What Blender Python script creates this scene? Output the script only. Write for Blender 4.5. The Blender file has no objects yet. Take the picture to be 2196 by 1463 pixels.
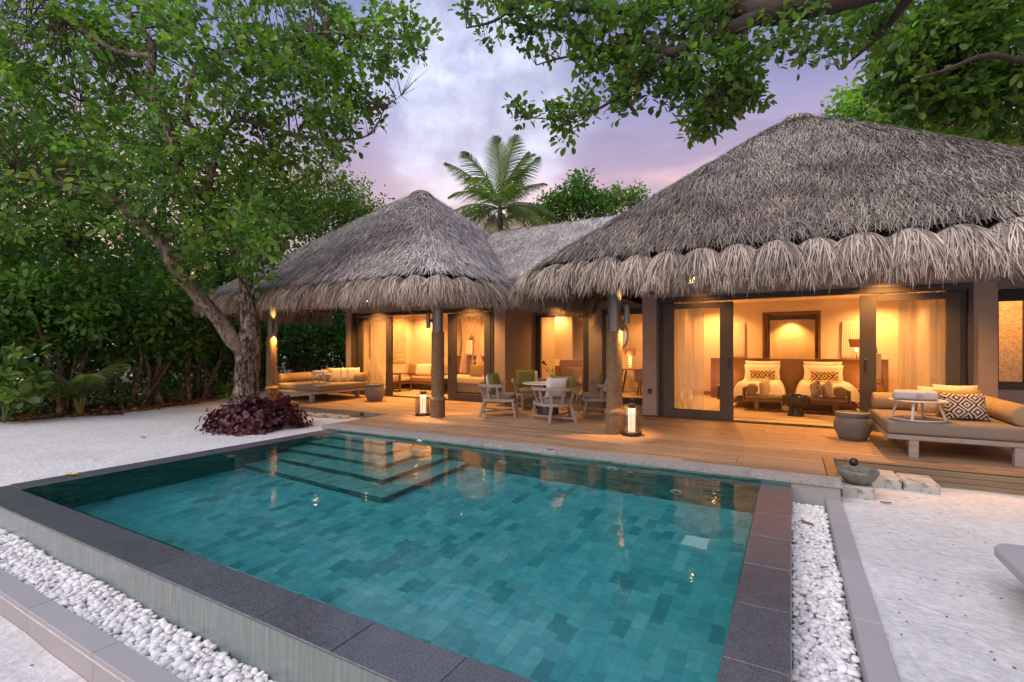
import bpy, math, random
import numpy as np
from math import radians as R, sin, cos, pi, sqrt
from mathutils import Vector, Matrix
random.seed(7); rng = np.random.default_rng(11)
S = bpy.context.scene
col = S.collection

# ------------------------------------------------------------------ camera, sky, sun, exposure
CAMZ = 1.40; FOC = 1056.0; YAW = math.atan2(598.0, FOC)
cam = bpy.data.cameras.new('camera'); camo = bpy.data.objects.new('camera', cam); col.objects.link(camo)
camo.location = (0, 0, CAMZ); camo.rotation_euler = (R(90), 0, YAW)
cam.sensor_width = 36; cam.lens = 36*FOC/2196; cam.shift_y = (748-731.5)/2196
cam.clip_start = .05; cam.clip_end = 1500
S.camera = camo
FW = (-sin(YAW), cos(YAW)); RT = (cos(YAW), sin(YAW))
def at(px, py, d):
    "world point seen at photo pixel (px,py) at forward distance d"
    s = (px-1098)/FOC*d
    return Vector((FW[0]*d+RT[0]*s, FW[1]*d+RT[1]*s, CAMZ-(py-748)/FOC*d))

W = bpy.data.worlds.new('World'); S.world = W; W.use_nodes = True
nt = W.node_tree; nt.nodes.clear()
def N(nt, t, **k):
    n = nt.nodes.new(t)
    for a, b in k.items():
        if a.startswith('i_'): n.inputs[a[2:]].default_value = b
        else: setattr(n, a, b)
    return n
def ramp(nt, fac, stops, interp='LINEAR'):
    n = nt.nodes.new('ShaderNodeValToRGB'); cr = n.color_ramp; cr.interpolation = interp
    while len(cr.elements) < len(stops): cr.elements.new(.5)
    for e, (p, c) in zip(cr.elements, stops):
        e.position = p; e.color = (*c, 1) if len(c) == 3 else c
    nt.links.new(fac, n.inputs['Fac']); return n
def mix(nt, fac, a, b, mode='MIX'):
    n = nt.nodes.new('ShaderNodeMix'); n.data_type = 'RGBA'; n.blend_type = mode
    for s, v in ((n.inputs[0], fac), (n.inputs[6], a), (n.inputs[7], b)):
        if isinstance(v, bpy.types.NodeSocket): nt.links.new(v, s)
        elif isinstance(v, (int, float)): s.default_value = v
        else: s.default_value = (*v, 1) if len(v) == 3 else v
    return n.outputs[2]
def mth(nt, op, a, b=None, c=None, clamp=False):
    n = nt.nodes.new('ShaderNodeMath'); n.operation = op; n.use_clamp = clamp
    for s, v in zip(n.inputs, (a, b, c)):
        if v is None: continue
        if isinstance(v, bpy.types.NodeSocket): nt.links.new(v, s)
        else: s.default_value = v
    return n.outputs[0]
SKYS = 1.0
tc = N(nt, 'ShaderNodeTexCoord'); sep = N(nt, 'ShaderNodeSeparateXYZ'); nt.links.new(tc.outputs['Generated'], sep.inputs[0])
elev = sep.outputs['Z']
base = ramp(nt, elev, [(0, (.42, .25, .20)), (.22, (.70, .34, .22)), (.30, (.46, .23, .25)), (.36, (.26, .18, .29)), (.46, (.11, .115, .26)), (1, (.095, .115, .25))])
mp = N(nt, 'ShaderNodeMapping'); mp.inputs['Scale'].default_value = (1, 1, 2.6); nt.links.new(tc.outputs['Generated'], mp.inputs[0])
cl = N(nt, 'ShaderNodeTexNoise', i_Scale=2.3, i_Detail=7, i_Roughness=.55, i_Distortion=.35); nt.links.new(mp.outputs[0], cl.inputs['Vector'])
lit = ramp(nt, cl.outputs['Fac'], [(.46, (0, 0, 0)), (.66, (1, 1, 1))], 'EASE')
cl2 = N(nt, 'ShaderNodeTexNoise', i_Scale=3.6, i_Detail=6, i_Roughness=.5, i_Distortion=.2)
mp2 = N(nt, 'ShaderNodeMapping'); mp2.inputs['Location'].default_value = (3.1, 1.2, 5.0); mp2.inputs['Scale'].default_value = (1, 1, 3.2)
nt.links.new(tc.outputs['Generated'], mp2.inputs[0]); nt.links.new(mp2.outputs[0], cl2.inputs['Vector'])
drk = ramp(nt, cl2.outputs['Fac'], [(.42, (0, 0, 0)), (.58, (1, 1, 1))], 'EASE')
# a bright break in the cloud above the two roofs
bd = at(1010, 235, 10)-Vector((0, 0, CAMZ)); bd.normalize()
dp = N(nt, 'ShaderNodeVectorMath', operation='DOT_PRODUCT'); dp.inputs[1].default_value = bd
nt.links.new(tc.outputs['Generated'], dp.inputs[0])
brk = ramp(nt, dp.outputs['Value'], [(.968, (0, 0, 0)), (.999, (1, 1, 1))], 'EASE')
blk = N(nt, 'ShaderNodeTexNoise', i_Scale=7, i_Detail=6, i_Roughness=.6); nt.links.new(tc.outputs['Generated'], blk.inputs['Vector'])
litf = mth(nt, 'MULTIPLY_ADD', brk.outputs[0], mth(nt, 'MULTIPLY_ADD', blk.outputs['Fac'], 2.6, -.62, clamp=True), mth(nt, 'MULTIPLY', lit.outputs[0], .12), clamp=True)
c1 = mix(nt, litf, base.outputs[0], (.56, .57, .68))
dkc = ramp(nt, elev, [(0, (.30, .18, .21)), (.33, (.21, .135, .22)), (.6, (.085, .088, .21))])
drf = mth(nt, 'MULTIPLY', mth(nt, 'MULTIPLY', drk.outputs[0], .78), mth(nt, 'MULTIPLY_ADD', brk.outputs[0], -.6, 1.))
c2 = mix(nt, drf, c1, dkc.outputs[0])
sky = N(nt, 'ShaderNodeTexSky', sky_type='NISHITA', sun_disc=False, sun_elevation=R(3), sun_rotation=R(150))
bg1 = N(nt, 'ShaderNodeBackground', i_Strength=SKYS); nt.links.new(c2, bg1.inputs['Color'])
bg2 = N(nt, 'ShaderNodeBackground', i_Strength=.05); nt.links.new(sky.outputs[0], bg2.inputs['Color'])
ads = N(nt, 'ShaderNodeAddShader'); nt.links.new(bg1.outputs[0], ads.inputs[0]); nt.links.new(bg2.outputs[0], ads.inputs[1])
wo = N(nt, 'ShaderNodeOutputWorld'); nt.links.new(ads.outputs[0], wo.inputs[0])

sl = bpy.data.lights.new('sun', 'SUN'); sl.energy = 1.5; sl.angle = R(70); sl.color = (1.0, .97, .93)
so = bpy.data.objects.new('sun', sl); col.objects.link(so)
so.rotation_euler = (R(38), 0, R(-28))       # soft dusk light from behind and above the camera
S.view_settings.view_transform = 'Standard'; S.view_settings.look = 'None'
S.view_settings.exposure = 0.84; S.view_settings.gamma = 1; S.view_settings.use_curve_mapping = False
S.render.engine = 'CYCLES'
cy = S.cycles; cy.max_bounces = 9; cy.diffuse_bounces = 4; cy.glossy_bounces = 4; cy.transmission_bounces = 6
cy.transparent_max_bounces = 16; cy.sample_clamp_indirect = 6; cy.use_denoising = True; cy.blur_glossy = .5
WARM = (1.0, .45, .125)

# ------------------------------------------------------------------ materials
def mat(name, c, rough=.6, var=.25, scale=6., bump=0., bscale=40., c2=None, stretch=None, perobj=0., perisl=0., metal=0., coat=0., coatr=.05, spec=.5, sheen=0., fine=0.):
    m = bpy.data.materials.new(name); m.use_nodes = True; t = m.node_tree
    b = t.nodes['Principled BSDF']; b.inputs['Roughness'].default_value = rough; b.inputs['Metallic'].default_value = metal
    b.inputs['Coat Weight'].default_value = coat; b.inputs['Coat Roughness'].default_value = coatr
    b.inputs['Specular IOR Level'].default_value = spec; b.inputs['Sheen Weight'].default_value = sheen
    co = N(t, 'ShaderNodeTexCoord'); vec = co.outputs['Object']
    if stretch:
        q = N(t, 'ShaderNodeMapping'); q.inputs['Scale'].default_value = stretch; t.links.new(vec, q.inputs[0]); vec = q.outputs[0]
    if perobj:
        oi = N(t, 'ShaderNodeObjectInfo'); q = N(t, 'ShaderNodeVectorMath', operation='ADD'); sc = mth(t, 'MULTIPLY', oi.outputs['Random'], 37.)
        t.links.new(vec, q.inputs[0]); t.links.new(sc, q.inputs[1]); vec = q.outputs[0]
    n = N(t, 'ShaderNodeTexNoise', i_Scale=scale, i_Detail=6, i_Roughness=.6); t.links.new(vec, n.inputs['Vector'])
    ca = tuple(x*(1-var) for x in c); cb = c2 or tuple(min(1, x*(1+var)) for x in c)
    out = ramp(t, n.outputs['Fac'], [(.3, ca), (.7, cb)]).outputs[0]
    if fine:
        n2 = N(t, 'ShaderNodeTexNoise', i_Scale=scale*14, i_Detail=3); t.links.new(vec, n2.inputs['Vector'])
        r2 = ramp(t, n2.outputs['Fac'], [(.3, (1-fine,)*3), (.7, (1+fine,)*3)]); out = mix(t, 1., out, r2.outputs[0], 'MULTIPLY')
    if perobj:
        k = mth(t, 'MULTIPLY_ADD', oi.outputs['Random'], perobj*2, 1-perobj); out = mix(t, 1., out, k, 'MULTIPLY')
    if perisl:
        g = N(t, 'ShaderNodeNewGeometry'); k = mth(t, 'MULTIPLY_ADD', g.outputs['Random Per Island'], perisl*2, 1-perisl)
        out = mix(t, 1., out, k, 'MULTIPLY')
    t.links.new(out, b.inputs['Base Color'])
    if bump:
        n3 = N(t, 'ShaderNodeTexNoise', i_Scale=bscale, i_Detail=4); t.links.new(vec, n3.inputs['Vector'])
        bp = N(t, 'ShaderNodeBump', i_Strength=bump, i_Distance=.02); t.links.new(n3.outputs['Fac'], bp.inputs['Height']); t.links.new(bp.outputs[0], b.inputs['Normal'])
    return m
def leafmat(name, ca, cb, trans=.35, rough=.38, yellow=0.):
    m = bpy.data.materials.new(name); m.use_nodes = True; t = m.node_tree; t.nodes.clear()
    g = N(t, 'ShaderNodeNewGeometry')
    st = [(0, ca), (.9, cb)]
    if yellow: st += [(1-yellow-.001, cb), (1-yellow, (.32, .22, .03)), (1, (.30, .12, .03))]; st = [st[0], (1-yellow-.002, cb)]+st[3:]
    r = ramp(t, g.outputs['Random Per Island'], st)
    n = N(t, 'ShaderNodeTexNoise', i_Scale=1.1, i_Detail=3); co = N(t, 'ShaderNodeTexCoord'); t.links.new(co.outputs['Object'], n.inputs['Vector'])
    r2 = ramp(t, n.outputs['Fac'], [(.3, (.6, .66, .75)), (.7, (1.35, 1.3, 1.0))]); c = mix(t, 1., r.outputs[0], r2.outputs[0], 'MULTIPLY')
    d = N(t, 'ShaderNodeBsdfPrincipled', i_Roughness=rough); d.inputs['Specular IOR Level'].default_value = .5
    tr = N(t, 'ShaderNodeBsdfTranslucent'); c3 = mix(t, 1., c, (1.3, 1.7, .5), 'MULTIPLY')
    t.links.new(c, d.inputs['Base Color']); t.links.new(c3, tr.inputs['Color'])
    x = N(t, 'ShaderNodeMixShader', i_Fac=trans); t.links.new(d.outputs[0], x.inputs[1]); t.links.new(tr.outputs[0], x.inputs[2])
    o = N(t, 'ShaderNodeOutputMaterial'); t.links.new(x.outputs[0], o.inputs[0]); return m
def emis(name, c, s):
    m = bpy.data.materials.new(name); m.use_nodes = True; t = m.node_tree; b = t.nodes['Principled BSDF']
    b.inputs['Base Color'].default_value = (*c, 1); b.inputs['Emission Color'].default_value = (*c, 1); b.inputs['Emission Strength'].default_value = s; return m
def glassmat(name, tint=(.94, .93, .9), minr=.0):
    m = bpy.data.materials.new(name); m.use_nodes = True; t = m.node_tree; t.nodes.clear()
    f = N(t, 'ShaderNodeFresnel', i_IOR=1.5); a = N(t, 'ShaderNodeBsdfTransparent'); a.inputs[0].default_value = (*tint, 1)
    g = N(t, 'ShaderNodeBsdfGlossy', i_Roughness=.01); ff = mth(t, 'MULTIPLY_ADD', f.outputs[0], 1.0, minr, clamp=True)
    x = N(t, 'ShaderNodeMixShader'); t.links.new(ff, x.inputs[0]); t.links.new(a.outputs[0], x.inputs[1]); t.links.new(g.outputs[0], x.inputs[2])
    o = N(t, 'ShaderNodeOutputMaterial'); t.links.new(x.outputs[0], o.inputs[0]); return m
def sheermat(name, c, alpha):
    m = bpy.data.materials.new(name); m.use_nodes = True; t = m.node_tree; t.nodes.clear()
    a = N(t, 'ShaderNodeBsdfTransparent'); d = N(t, 'ShaderNodeBsdfDiffuse'); d.inputs[0].default_value = (*c, 1)
    tr = N(t, 'ShaderNodeBsdfTranslucent'); tr.inputs[0].default_value = (*c, 1)
    x0 = N(t, 'ShaderNodeMixShader', i_Fac=.5); t.links.new(d.outputs[0], x0.inputs[1]); t.links.new(tr.outputs[0], x0.inputs[2])
    x = N(t, 'ShaderNodeMixShader', i_Fac=alpha); t.links.new(a.outputs[0], x.inputs[1]); t.links.new(x0.outputs[0], x.inputs[2])
    o = N(t, 'ShaderNodeOutputMaterial'); t.links.new(x.outputs[0], o.inputs[0]); return m
def ikat(name, c, dark, k=5.2, plain=None, thr=.0):
    "woven diamond pattern on the cushion's own face (object x / z)"
    m = mat(name, c, .9, .06, 20, .15, 200); t = m.node_tree; b = t.nodes['Principled BSDF']
    co = N(t, 'ShaderNodeTexCoord'); ns = N(t, 'ShaderNodeTexNoise', i_Scale=30, i_Detail=2); t.links.new(co.outputs['Object'], ns.inputs['Vector'])
    sp = N(t, 'ShaderNodeSeparateXYZ'); t.links.new(co.outputs['Object'], sp.inputs[0])
    def tri(s, kk): return mth(t, 'PINGPONG', mth(t, 'MULTIPLY_ADD', s, kk, 10.), .5)
    u = tri(sp.outputs['X'], k); v = tri(sp.outputs['Z'], k)
    d = mth(t, 'ADD', mth(t, 'ADD', u, v), mth(t, 'MULTIPLY', ns.outputs['Fac'], .10))
    w = mth(t, 'SINE', mth(t, 'MULTIPLY', d, 24.)); g = mth(t, 'GREATER_THAN', w, thr)
    cc = mix(t, g, c, dark); t.links.new(cc, b.inputs['Base Color']); return m

M = {}
M['sand'] = mat('white_sand', (.63, .615, .60), .95, .08, 1.3, .55, 26, fine=.12)
t_ = M['sand'].node_tree; b_ = t_.nodes['Principled BSDF']; c_ = N(t_, 'ShaderNodeTexCoord'); n_ = N(t_, 'ShaderNodeTexNoise', i_Scale=3.2, i_Detail=4, i_Roughness=.55, i_Distortion=1.2); t_.links.new(c_.outputs['Object'], n_.inputs['Vector'])
v_ = N(t_, 'ShaderNodeTexVoronoi', feature='SMOOTH_F1', i_Scale=2.6); t_.links.new(c_.outputs['Object'], v_.inputs['Vector']); h_ = mth(t_, 'ADD', n_.outputs['Fac'], mth(t_, 'MULTIPLY', v_.outputs['Distance'], .5))
o_ = [n for n in t_.nodes if n.type == 'BUMP'][0]; bb = N(t_, 'ShaderNodeBump', i_Strength=.5, i_Distance=.05); t_.links.new(h_, bb.inputs['Height']); t_.links.new(o_.outputs[0], bb.inputs['Normal']); t_.links.new(bb.outputs[0], b_.inputs['Normal'])
M['granite'] = mat('wet_dark_granite', (.085, .092, .105), .42, .14, 7, .15, 220, coat=.38, coatr=.12, fine=.55, perobj=.10)
M['granitedry'] = mat('grey_granite', (.30, .285, .28), .7, .12, 3, .2, 160, fine=.25, perobj=.08)
M['kerb'] = mat('smooth_grey_kerb_stone', (.37, .36, .365), .6, .06, 2, .05, 120, perobj=.04)
M['plasterg'] = mat('grey_render', (.33, .32, .32), .8, .08, 3, .1, 60)
M['pebble'] = mat('white_pebble', (.82, .80, .78), .5, .10, 9, .08, 60, perobj=.17)
M['pebbles'] = mat('white_pebbles', (.82, .80, .78), .5, .10, 9, .08, 60, perisl=.17)
M['board'] = mat('teak_deck_board', (.27, .165, .09), .55, .25, 3.0, .25, 30, stretch=(.5, 9, 9), perobj=.24, c2=(.38, .25, .155), fine=.12)
M['boardd'] = mat('weathered_fascia_board', (.20, .145, .085), .6, .25, 3.0, .25, 30, stretch=(.5, 9, 9), perobj=.1)
M['teak'] = mat('teak_wood', (.24, .13, .05), .45, .2, 3, .1, 40, stretch=(2, 2, 9))
M['redwood'] = mat('reddish_wood_veneer', (.23, .115, .042), .4, .18, 2.5, .05, 40, stretch=(1, 1, 8))
M['greyteak'] = mat('silvered_teak', (.29, .26, .235), .65, .18, 6, .2, 60, stretch=(1, 1, 4))
M['darkwood'] = mat('dark_rafter_wood', (.16, .085, .035), .7, .3, 5, .2, 30)
M['frame'] = mat('bronze_aluminium', (.055, .047, .042), .42, .08, 5, spec=.5)
M['framed'] = mat('dark_slate', (.035, .035, .036), .25, .1, 5)
M['wall'] = mat('taupe_render', (.33, .27, .235), .85, .06, 2.5, .12, 90)
M['inwall'] = mat('cream_wall', (.62, .52, .40), .85, .03, 2)
M['ceil'] = mat('white_ceiling', (.66, .58, .46), .9, .02, 2)
M['floorin'] = mat('pale_stone_floor', (.45, .37, .27), .5, .12, 3, .02)
M['steel'] = mat('blue_grey_metal', (.16, .18, .19), .4, .08, 4, metal=.6)
M['black'] = mat('black_metal', (.02, .02, .02), .4, .1, 4)
M['rope'] = mat('coir_rope', (.25, .17, .09), .9, .25, 14, .8, 150)
M['thatch'] = mat('weathered_thatch', (.29, .255, .215), .9, .40, 1.6, .5, 60, perisl=.75)
M['thatchl'] = mat('silvery_thatch', (.56, .52, .48), .9, .30, 1.6, .5, 60, perisl=.7)
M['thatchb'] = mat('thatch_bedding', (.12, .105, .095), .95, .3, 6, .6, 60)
M['fringe'] = mat('weathered_thatch_fringe', (.38, .325, .27), .85, .28, 4, .3, 60, perisl=.75, perobj=.12)
M['ropeb'] = mat('black_eave_rope', (.035, .03, .03), .9)
M['bark'] = mat('mottled_bark', (.10, .085, .065), .9, .5, 9, 1.0, 22, c2=(.36, .33, .28), stretch=(1, 1, .35))
M['barkl'] = mat('pale_bark', (.21, .185, .15), .9, .35, 7, .8, 26, stretch=(1, 1, .5))
M['barkd'] = mat('dark_bark', (.05, .038, .03), .9, .3, 8, .8, 26)
M['twig'] = mat('twig_bark', (.085, .065, .05), .9, .2)
def barkmat(name, a, b, scale, lo, hi, st, bump):
    m = bpy.data.materials.new(name); m.use_nodes = True; t = m.node_tree; bs = t.nodes['Principled BSDF']; bs.inputs['Roughness'].default_value = .9
    co = N(t, 'ShaderNodeTexCoord'); q = N(t, 'ShaderNodeMapping'); q.inputs['Scale'].default_value = st; t.links.new(co.outputs['Object'], q.inputs[0])
    n = N(t, 'ShaderNodeTexNoise', i_Scale=scale, i_Detail=9, i_Roughness=.72, i_Distortion=.6); t.links.new(q.outputs[0], n.inputs['Vector'])
    r1 = ramp(t, n.outputs['Fac'], [(lo, a), (hi, b)]); n2 = N(t, 'ShaderNodeTexNoise', i_Scale=scale*.25, i_Detail=3); t.links.new(q.outputs[0], n2.inputs['Vector'])
    r2 = ramp(t, n2.outputs['Fac'], [(.35, (.65, .62, .6)), (.65, (1.25, 1.25, 1.2))]); t.links.new(mix(t, 1., r1.outputs[0], r2.outputs[0], 'MULTIPLY'), bs.inputs['Base Color'])
    bp = N(t, 'ShaderNodeBump', i_Strength=bump, i_Distance=.03); t.links.new(n.outputs['Fac'], bp.inputs['Height']); t.links.new(bp.outputs[0], bs.inputs['Normal']); return m
M['bark'] = barkmat('mottled_bark', (.028, .023, .018), (.26, .24, .205), 11, .47, .56, (1.6, 1.6, .55), 1.)
M['barkl'] = barkmat('pale_lichen_bark', (.045, .034, .025), (.23, .20, .16), 9, .40, .56, (1.3, 1.3, .8), .8)
M['lf'] = leafmat('glossy_tree_leaf', (.045, .125, .028), (.21, .34, .085), .45, .34, .004)
M['lfb'] = leafmat('overhead_leaf', (.045, .115, .035), (.16, .26, .060), .48, .38, .006)
M['lfd'] = leafmat('dark_shrub_leaf', (.036, .115, .028), (.13, .27, .06), .42, .42, .003)
M['lfbright'] = leafmat('bright_leaf', (.14, .28, .05), (.26, .42, .10), .5, .42)
M['lfg'] = leafmat('mid_green_leaf', (.09, .18, .045), (.19, .30, .09), .45, .42)
M['palm'] = leafmat('palm_leaflet', (.10, .16, .05), (.20, .27, .10), .4, .35)
M['coleus'] = leafmat('purple_leaf', (.055, .014, .030), (.13, .035, .06), .25, .42)
M['litter'] = leafmat('dry_leaf', (.16, .075, .03), (.34, .20, .10), .1, .8)
M['fabric'] = mat('khaki_canvas', (.33, .235, .135), .9, .05, 9, .12, 300)
M['fabricg'] = mat('taupe_canvas', (.21, .175, .135), .9, .05, 9, .12, 300)
M['linen'] = mat('white_linen', (.74, .69, .63), .9, .05, 14, .25, 60)
M['cream'] = mat('ivory_cushion', (.66, .56, .44), .9, .1, 24, .6, 40)
M['whitec'] = mat('pale_grey_cushion', (.66, .66, .70), .9, .05, 14, .2, 60)
M['green'] = mat('olive_green_cushion', (.19, .20, .05), .9, .05, 14, .15, 80)
M['mustard'] = mat('mustard_cushion', (.36, .24, .03), .9, .06, 14, .15, 80)
M['ikat'] = ikat('ikat_black_white', (.66, .58, .49), (.045, .025, .02))
M['ikatg'] = ikat('ikat_gold', (.50, .36, .17), (.05, .025, .015), 3.0)
M['towel'] = mat('rolled_towel', (.62, .64, .70), .95, .06, 20, .8, 220)
M['towelend'] = mat('towel_roll_end', (.62, .62, .64), .95, .5, 30, .8, 80, c2=(.24, .13, .09))
M['stonebowl'] = mat('carved_stone', (.17, .17, .145), .85, .4, 10, .7, 60)
M['pot'] = mat('grey_ceramic_drum', (.145, .143, .14), .6, .12, 5, .5, 55)
M['slab'] = mat('mossy_stone', (.42, .40, .38), .85, .2, 5, .4, 40, c2=(.50, .48, .45))
t_ = M['slab'].node_tree; b_ = t_.nodes['Principled BSDF']; src = b_.inputs['Base Color'].links[0].from_socket; c_ = N(t_, 'ShaderNodeTexCoord'); n_ = N(t_, 'ShaderNodeTexNoise', i_Scale=9, i_Detail=5); t_.links.new(c_.outputs['Object'], n_.inputs['Vector'])
t_.links.new(mix(t_, ramp(t_, n_.outputs['Fac'], [(.54, (0, 0, 0)), (.66, (.85, .85, .85))]).outputs[0], src, (.11, .14, .055)), b_.inputs['Base Color'])
M['coconut'] = mat('black_coconut', (.02, .012, .01), .3, .2, 10)
M['white'] = mat('white_lacquer', (.62, .60, .58), .4, .03)
M['tabletop'] = mat('white_tabletop', (.68, .68, .72), .35, .03)
M['wash'] = mat('whitewashed_wood', (.55, .50, .47), .55, .1, 8, .1, 40)
M['glass'] = glassmat('door_glass')
M['mirror'] = mat('mirror_silver', (.75, .75, .75), .03, .0, metal=1.)
M['sheer'] = sheermat('sheer_curtain', (.90, .88, .84), .55)
M['net'] = sheermat('net_drape', (.75, .64, .48), .45)
M['lampem'] = emis('lit_lantern_tube', (1.0, .58, .38), .95)
M['bulb'] = emis('lit_bulb', (1.0, .62, .28), 14)
M['shade'] = mat('straw_lampshade', (.36, .19, .07), .8, .2, 30, .3, 200)
M['art'] = mat('carved_panel', (.50, .36, .22), .7, .45, 26, .8, 34, c2=(.60, .46, .30))
M['artw'] = mat('mandala_panel', (.62, .50, .33), .7, .1, 12, .5, 40)
M['rug'] = mat('woven_rug', (.50, .38, .24), .95, .1, 40, .3, 200)
M['light'] = mat('pool_light_cover', (.62, .70, .70), .4, .03)
M['orchid'] = mat('purple_orchid', (.20, .01, .16), .6, .2)
M['stem'] = mat('green_stem', (.06, .12, .03), .6, .2)
# slate tiles: tone is stored per face on the mesh
def tilemat(name, a, b, c):
    m = bpy.data.materials.new(name); m.use_nodes = True; t = m.node_tree; bs = t.nodes['Principled BSDF']; bs.inputs['Roughness'].default_value = .55
    g = N(t, 'ShaderNodeAttribute', attribute_name='tone'); r = ramp(t, g.outputs['Fac'], [(0, a), (.5, b), (1, c)])
    n = N(t, 'ShaderNodeTexNoise', i_Scale=9, i_Detail=6, i_Roughness=.65); co = N(t, 'ShaderNodeTexCoord'); t.links.new(co.outputs['Object'], n.inputs['Vector'])
    r2 = ramp(t, n.outputs['Fac'], [(.3, (.78, .80, .80)), (.7, (1.22, 1.18, 1.15))]); t.links.new(mix(t, 1., r.outputs[0], r2.outputs[0], 'MULTIPLY'), bs.inputs['Base Color']); return m
M['tile'] = tilemat('green_slate_tile', (.065, .30, .31), (.135, .465, .475), (.22, .56, .54))
M['tiles'] = tilemat('shallow_tint_step_tile', (.13, .30, .27), (.22, .42, .38), (.32, .50, .45))  # paler green paints the weaker water tint of the shallows into the steps
M['tilew'] = tilemat('dark_green_slate_tile', (.045, .15, .125), (.08, .24, .20), (.13, .32, .27))
def watermat():
    m = bpy.data.materials.new('pool_water'); m.use_nodes = True; t = m.node_tree; t.nodes.clear()
    co = N(t, 'ShaderNodeTexCoord'); n = N(t, 'ShaderNodeTexNoise', i_Scale=2.6, i_Detail=3, i_Roughness=.5); t.links.new(co.outputs['Object'], n.inputs['Vector'])
    n2 = N(t, 'ShaderNodeTexNoise', i_Scale=14, i_Detail=2); t.links.new(co.outputs['Object'], n2.inputs['Vector'])
    hgt = mth(t, 'MULTIPLY_ADD', n2.outputs['Fac'], .12, n.outputs['Fac'])
    bp = N(t, 'ShaderNodeBump', i_Strength=.30, i_Distance=.014); t.links.new(hgt, bp.inputs['Height'])
    f = N(t, 'ShaderNodeFresnel', i_IOR=1.33); t.links.new(bp.outputs[0], f.inputs['Normal'])
    rf = N(t, 'ShaderNodeBsdfRefraction', i_IOR=1.33, i_Roughness=.0); rf.inputs['Color'].default_value = (.68, .95, .975, 1)
    gl = N(t, 'ShaderNodeBsdfGlossy', i_Roughness=.015)
    for k in (rf, gl): t.links.new(bp.outputs[0], k.inputs['Normal'])
    x = N(t, 'ShaderNodeMixShader'); t.links.new(f.outputs[0], x.inputs[0]); t.links.new(rf.outputs[0], x.inputs[1]); t.links.new(gl.outputs[0], x.inputs[2])
    o = N(t, 'ShaderNodeOutputMaterial'); t.links.new(x.outputs[0], o.inputs[0]); return m
M['water'] = watermat()
def wetwall():
    m = mat('wet_green_grey_stone', (.25, .31, .30), .35, .22, 4, .5, 30, stretch=(14, 1, .7), coat=.6, coatr=.15); return m
M['wetwall'] = wetwall()

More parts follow.
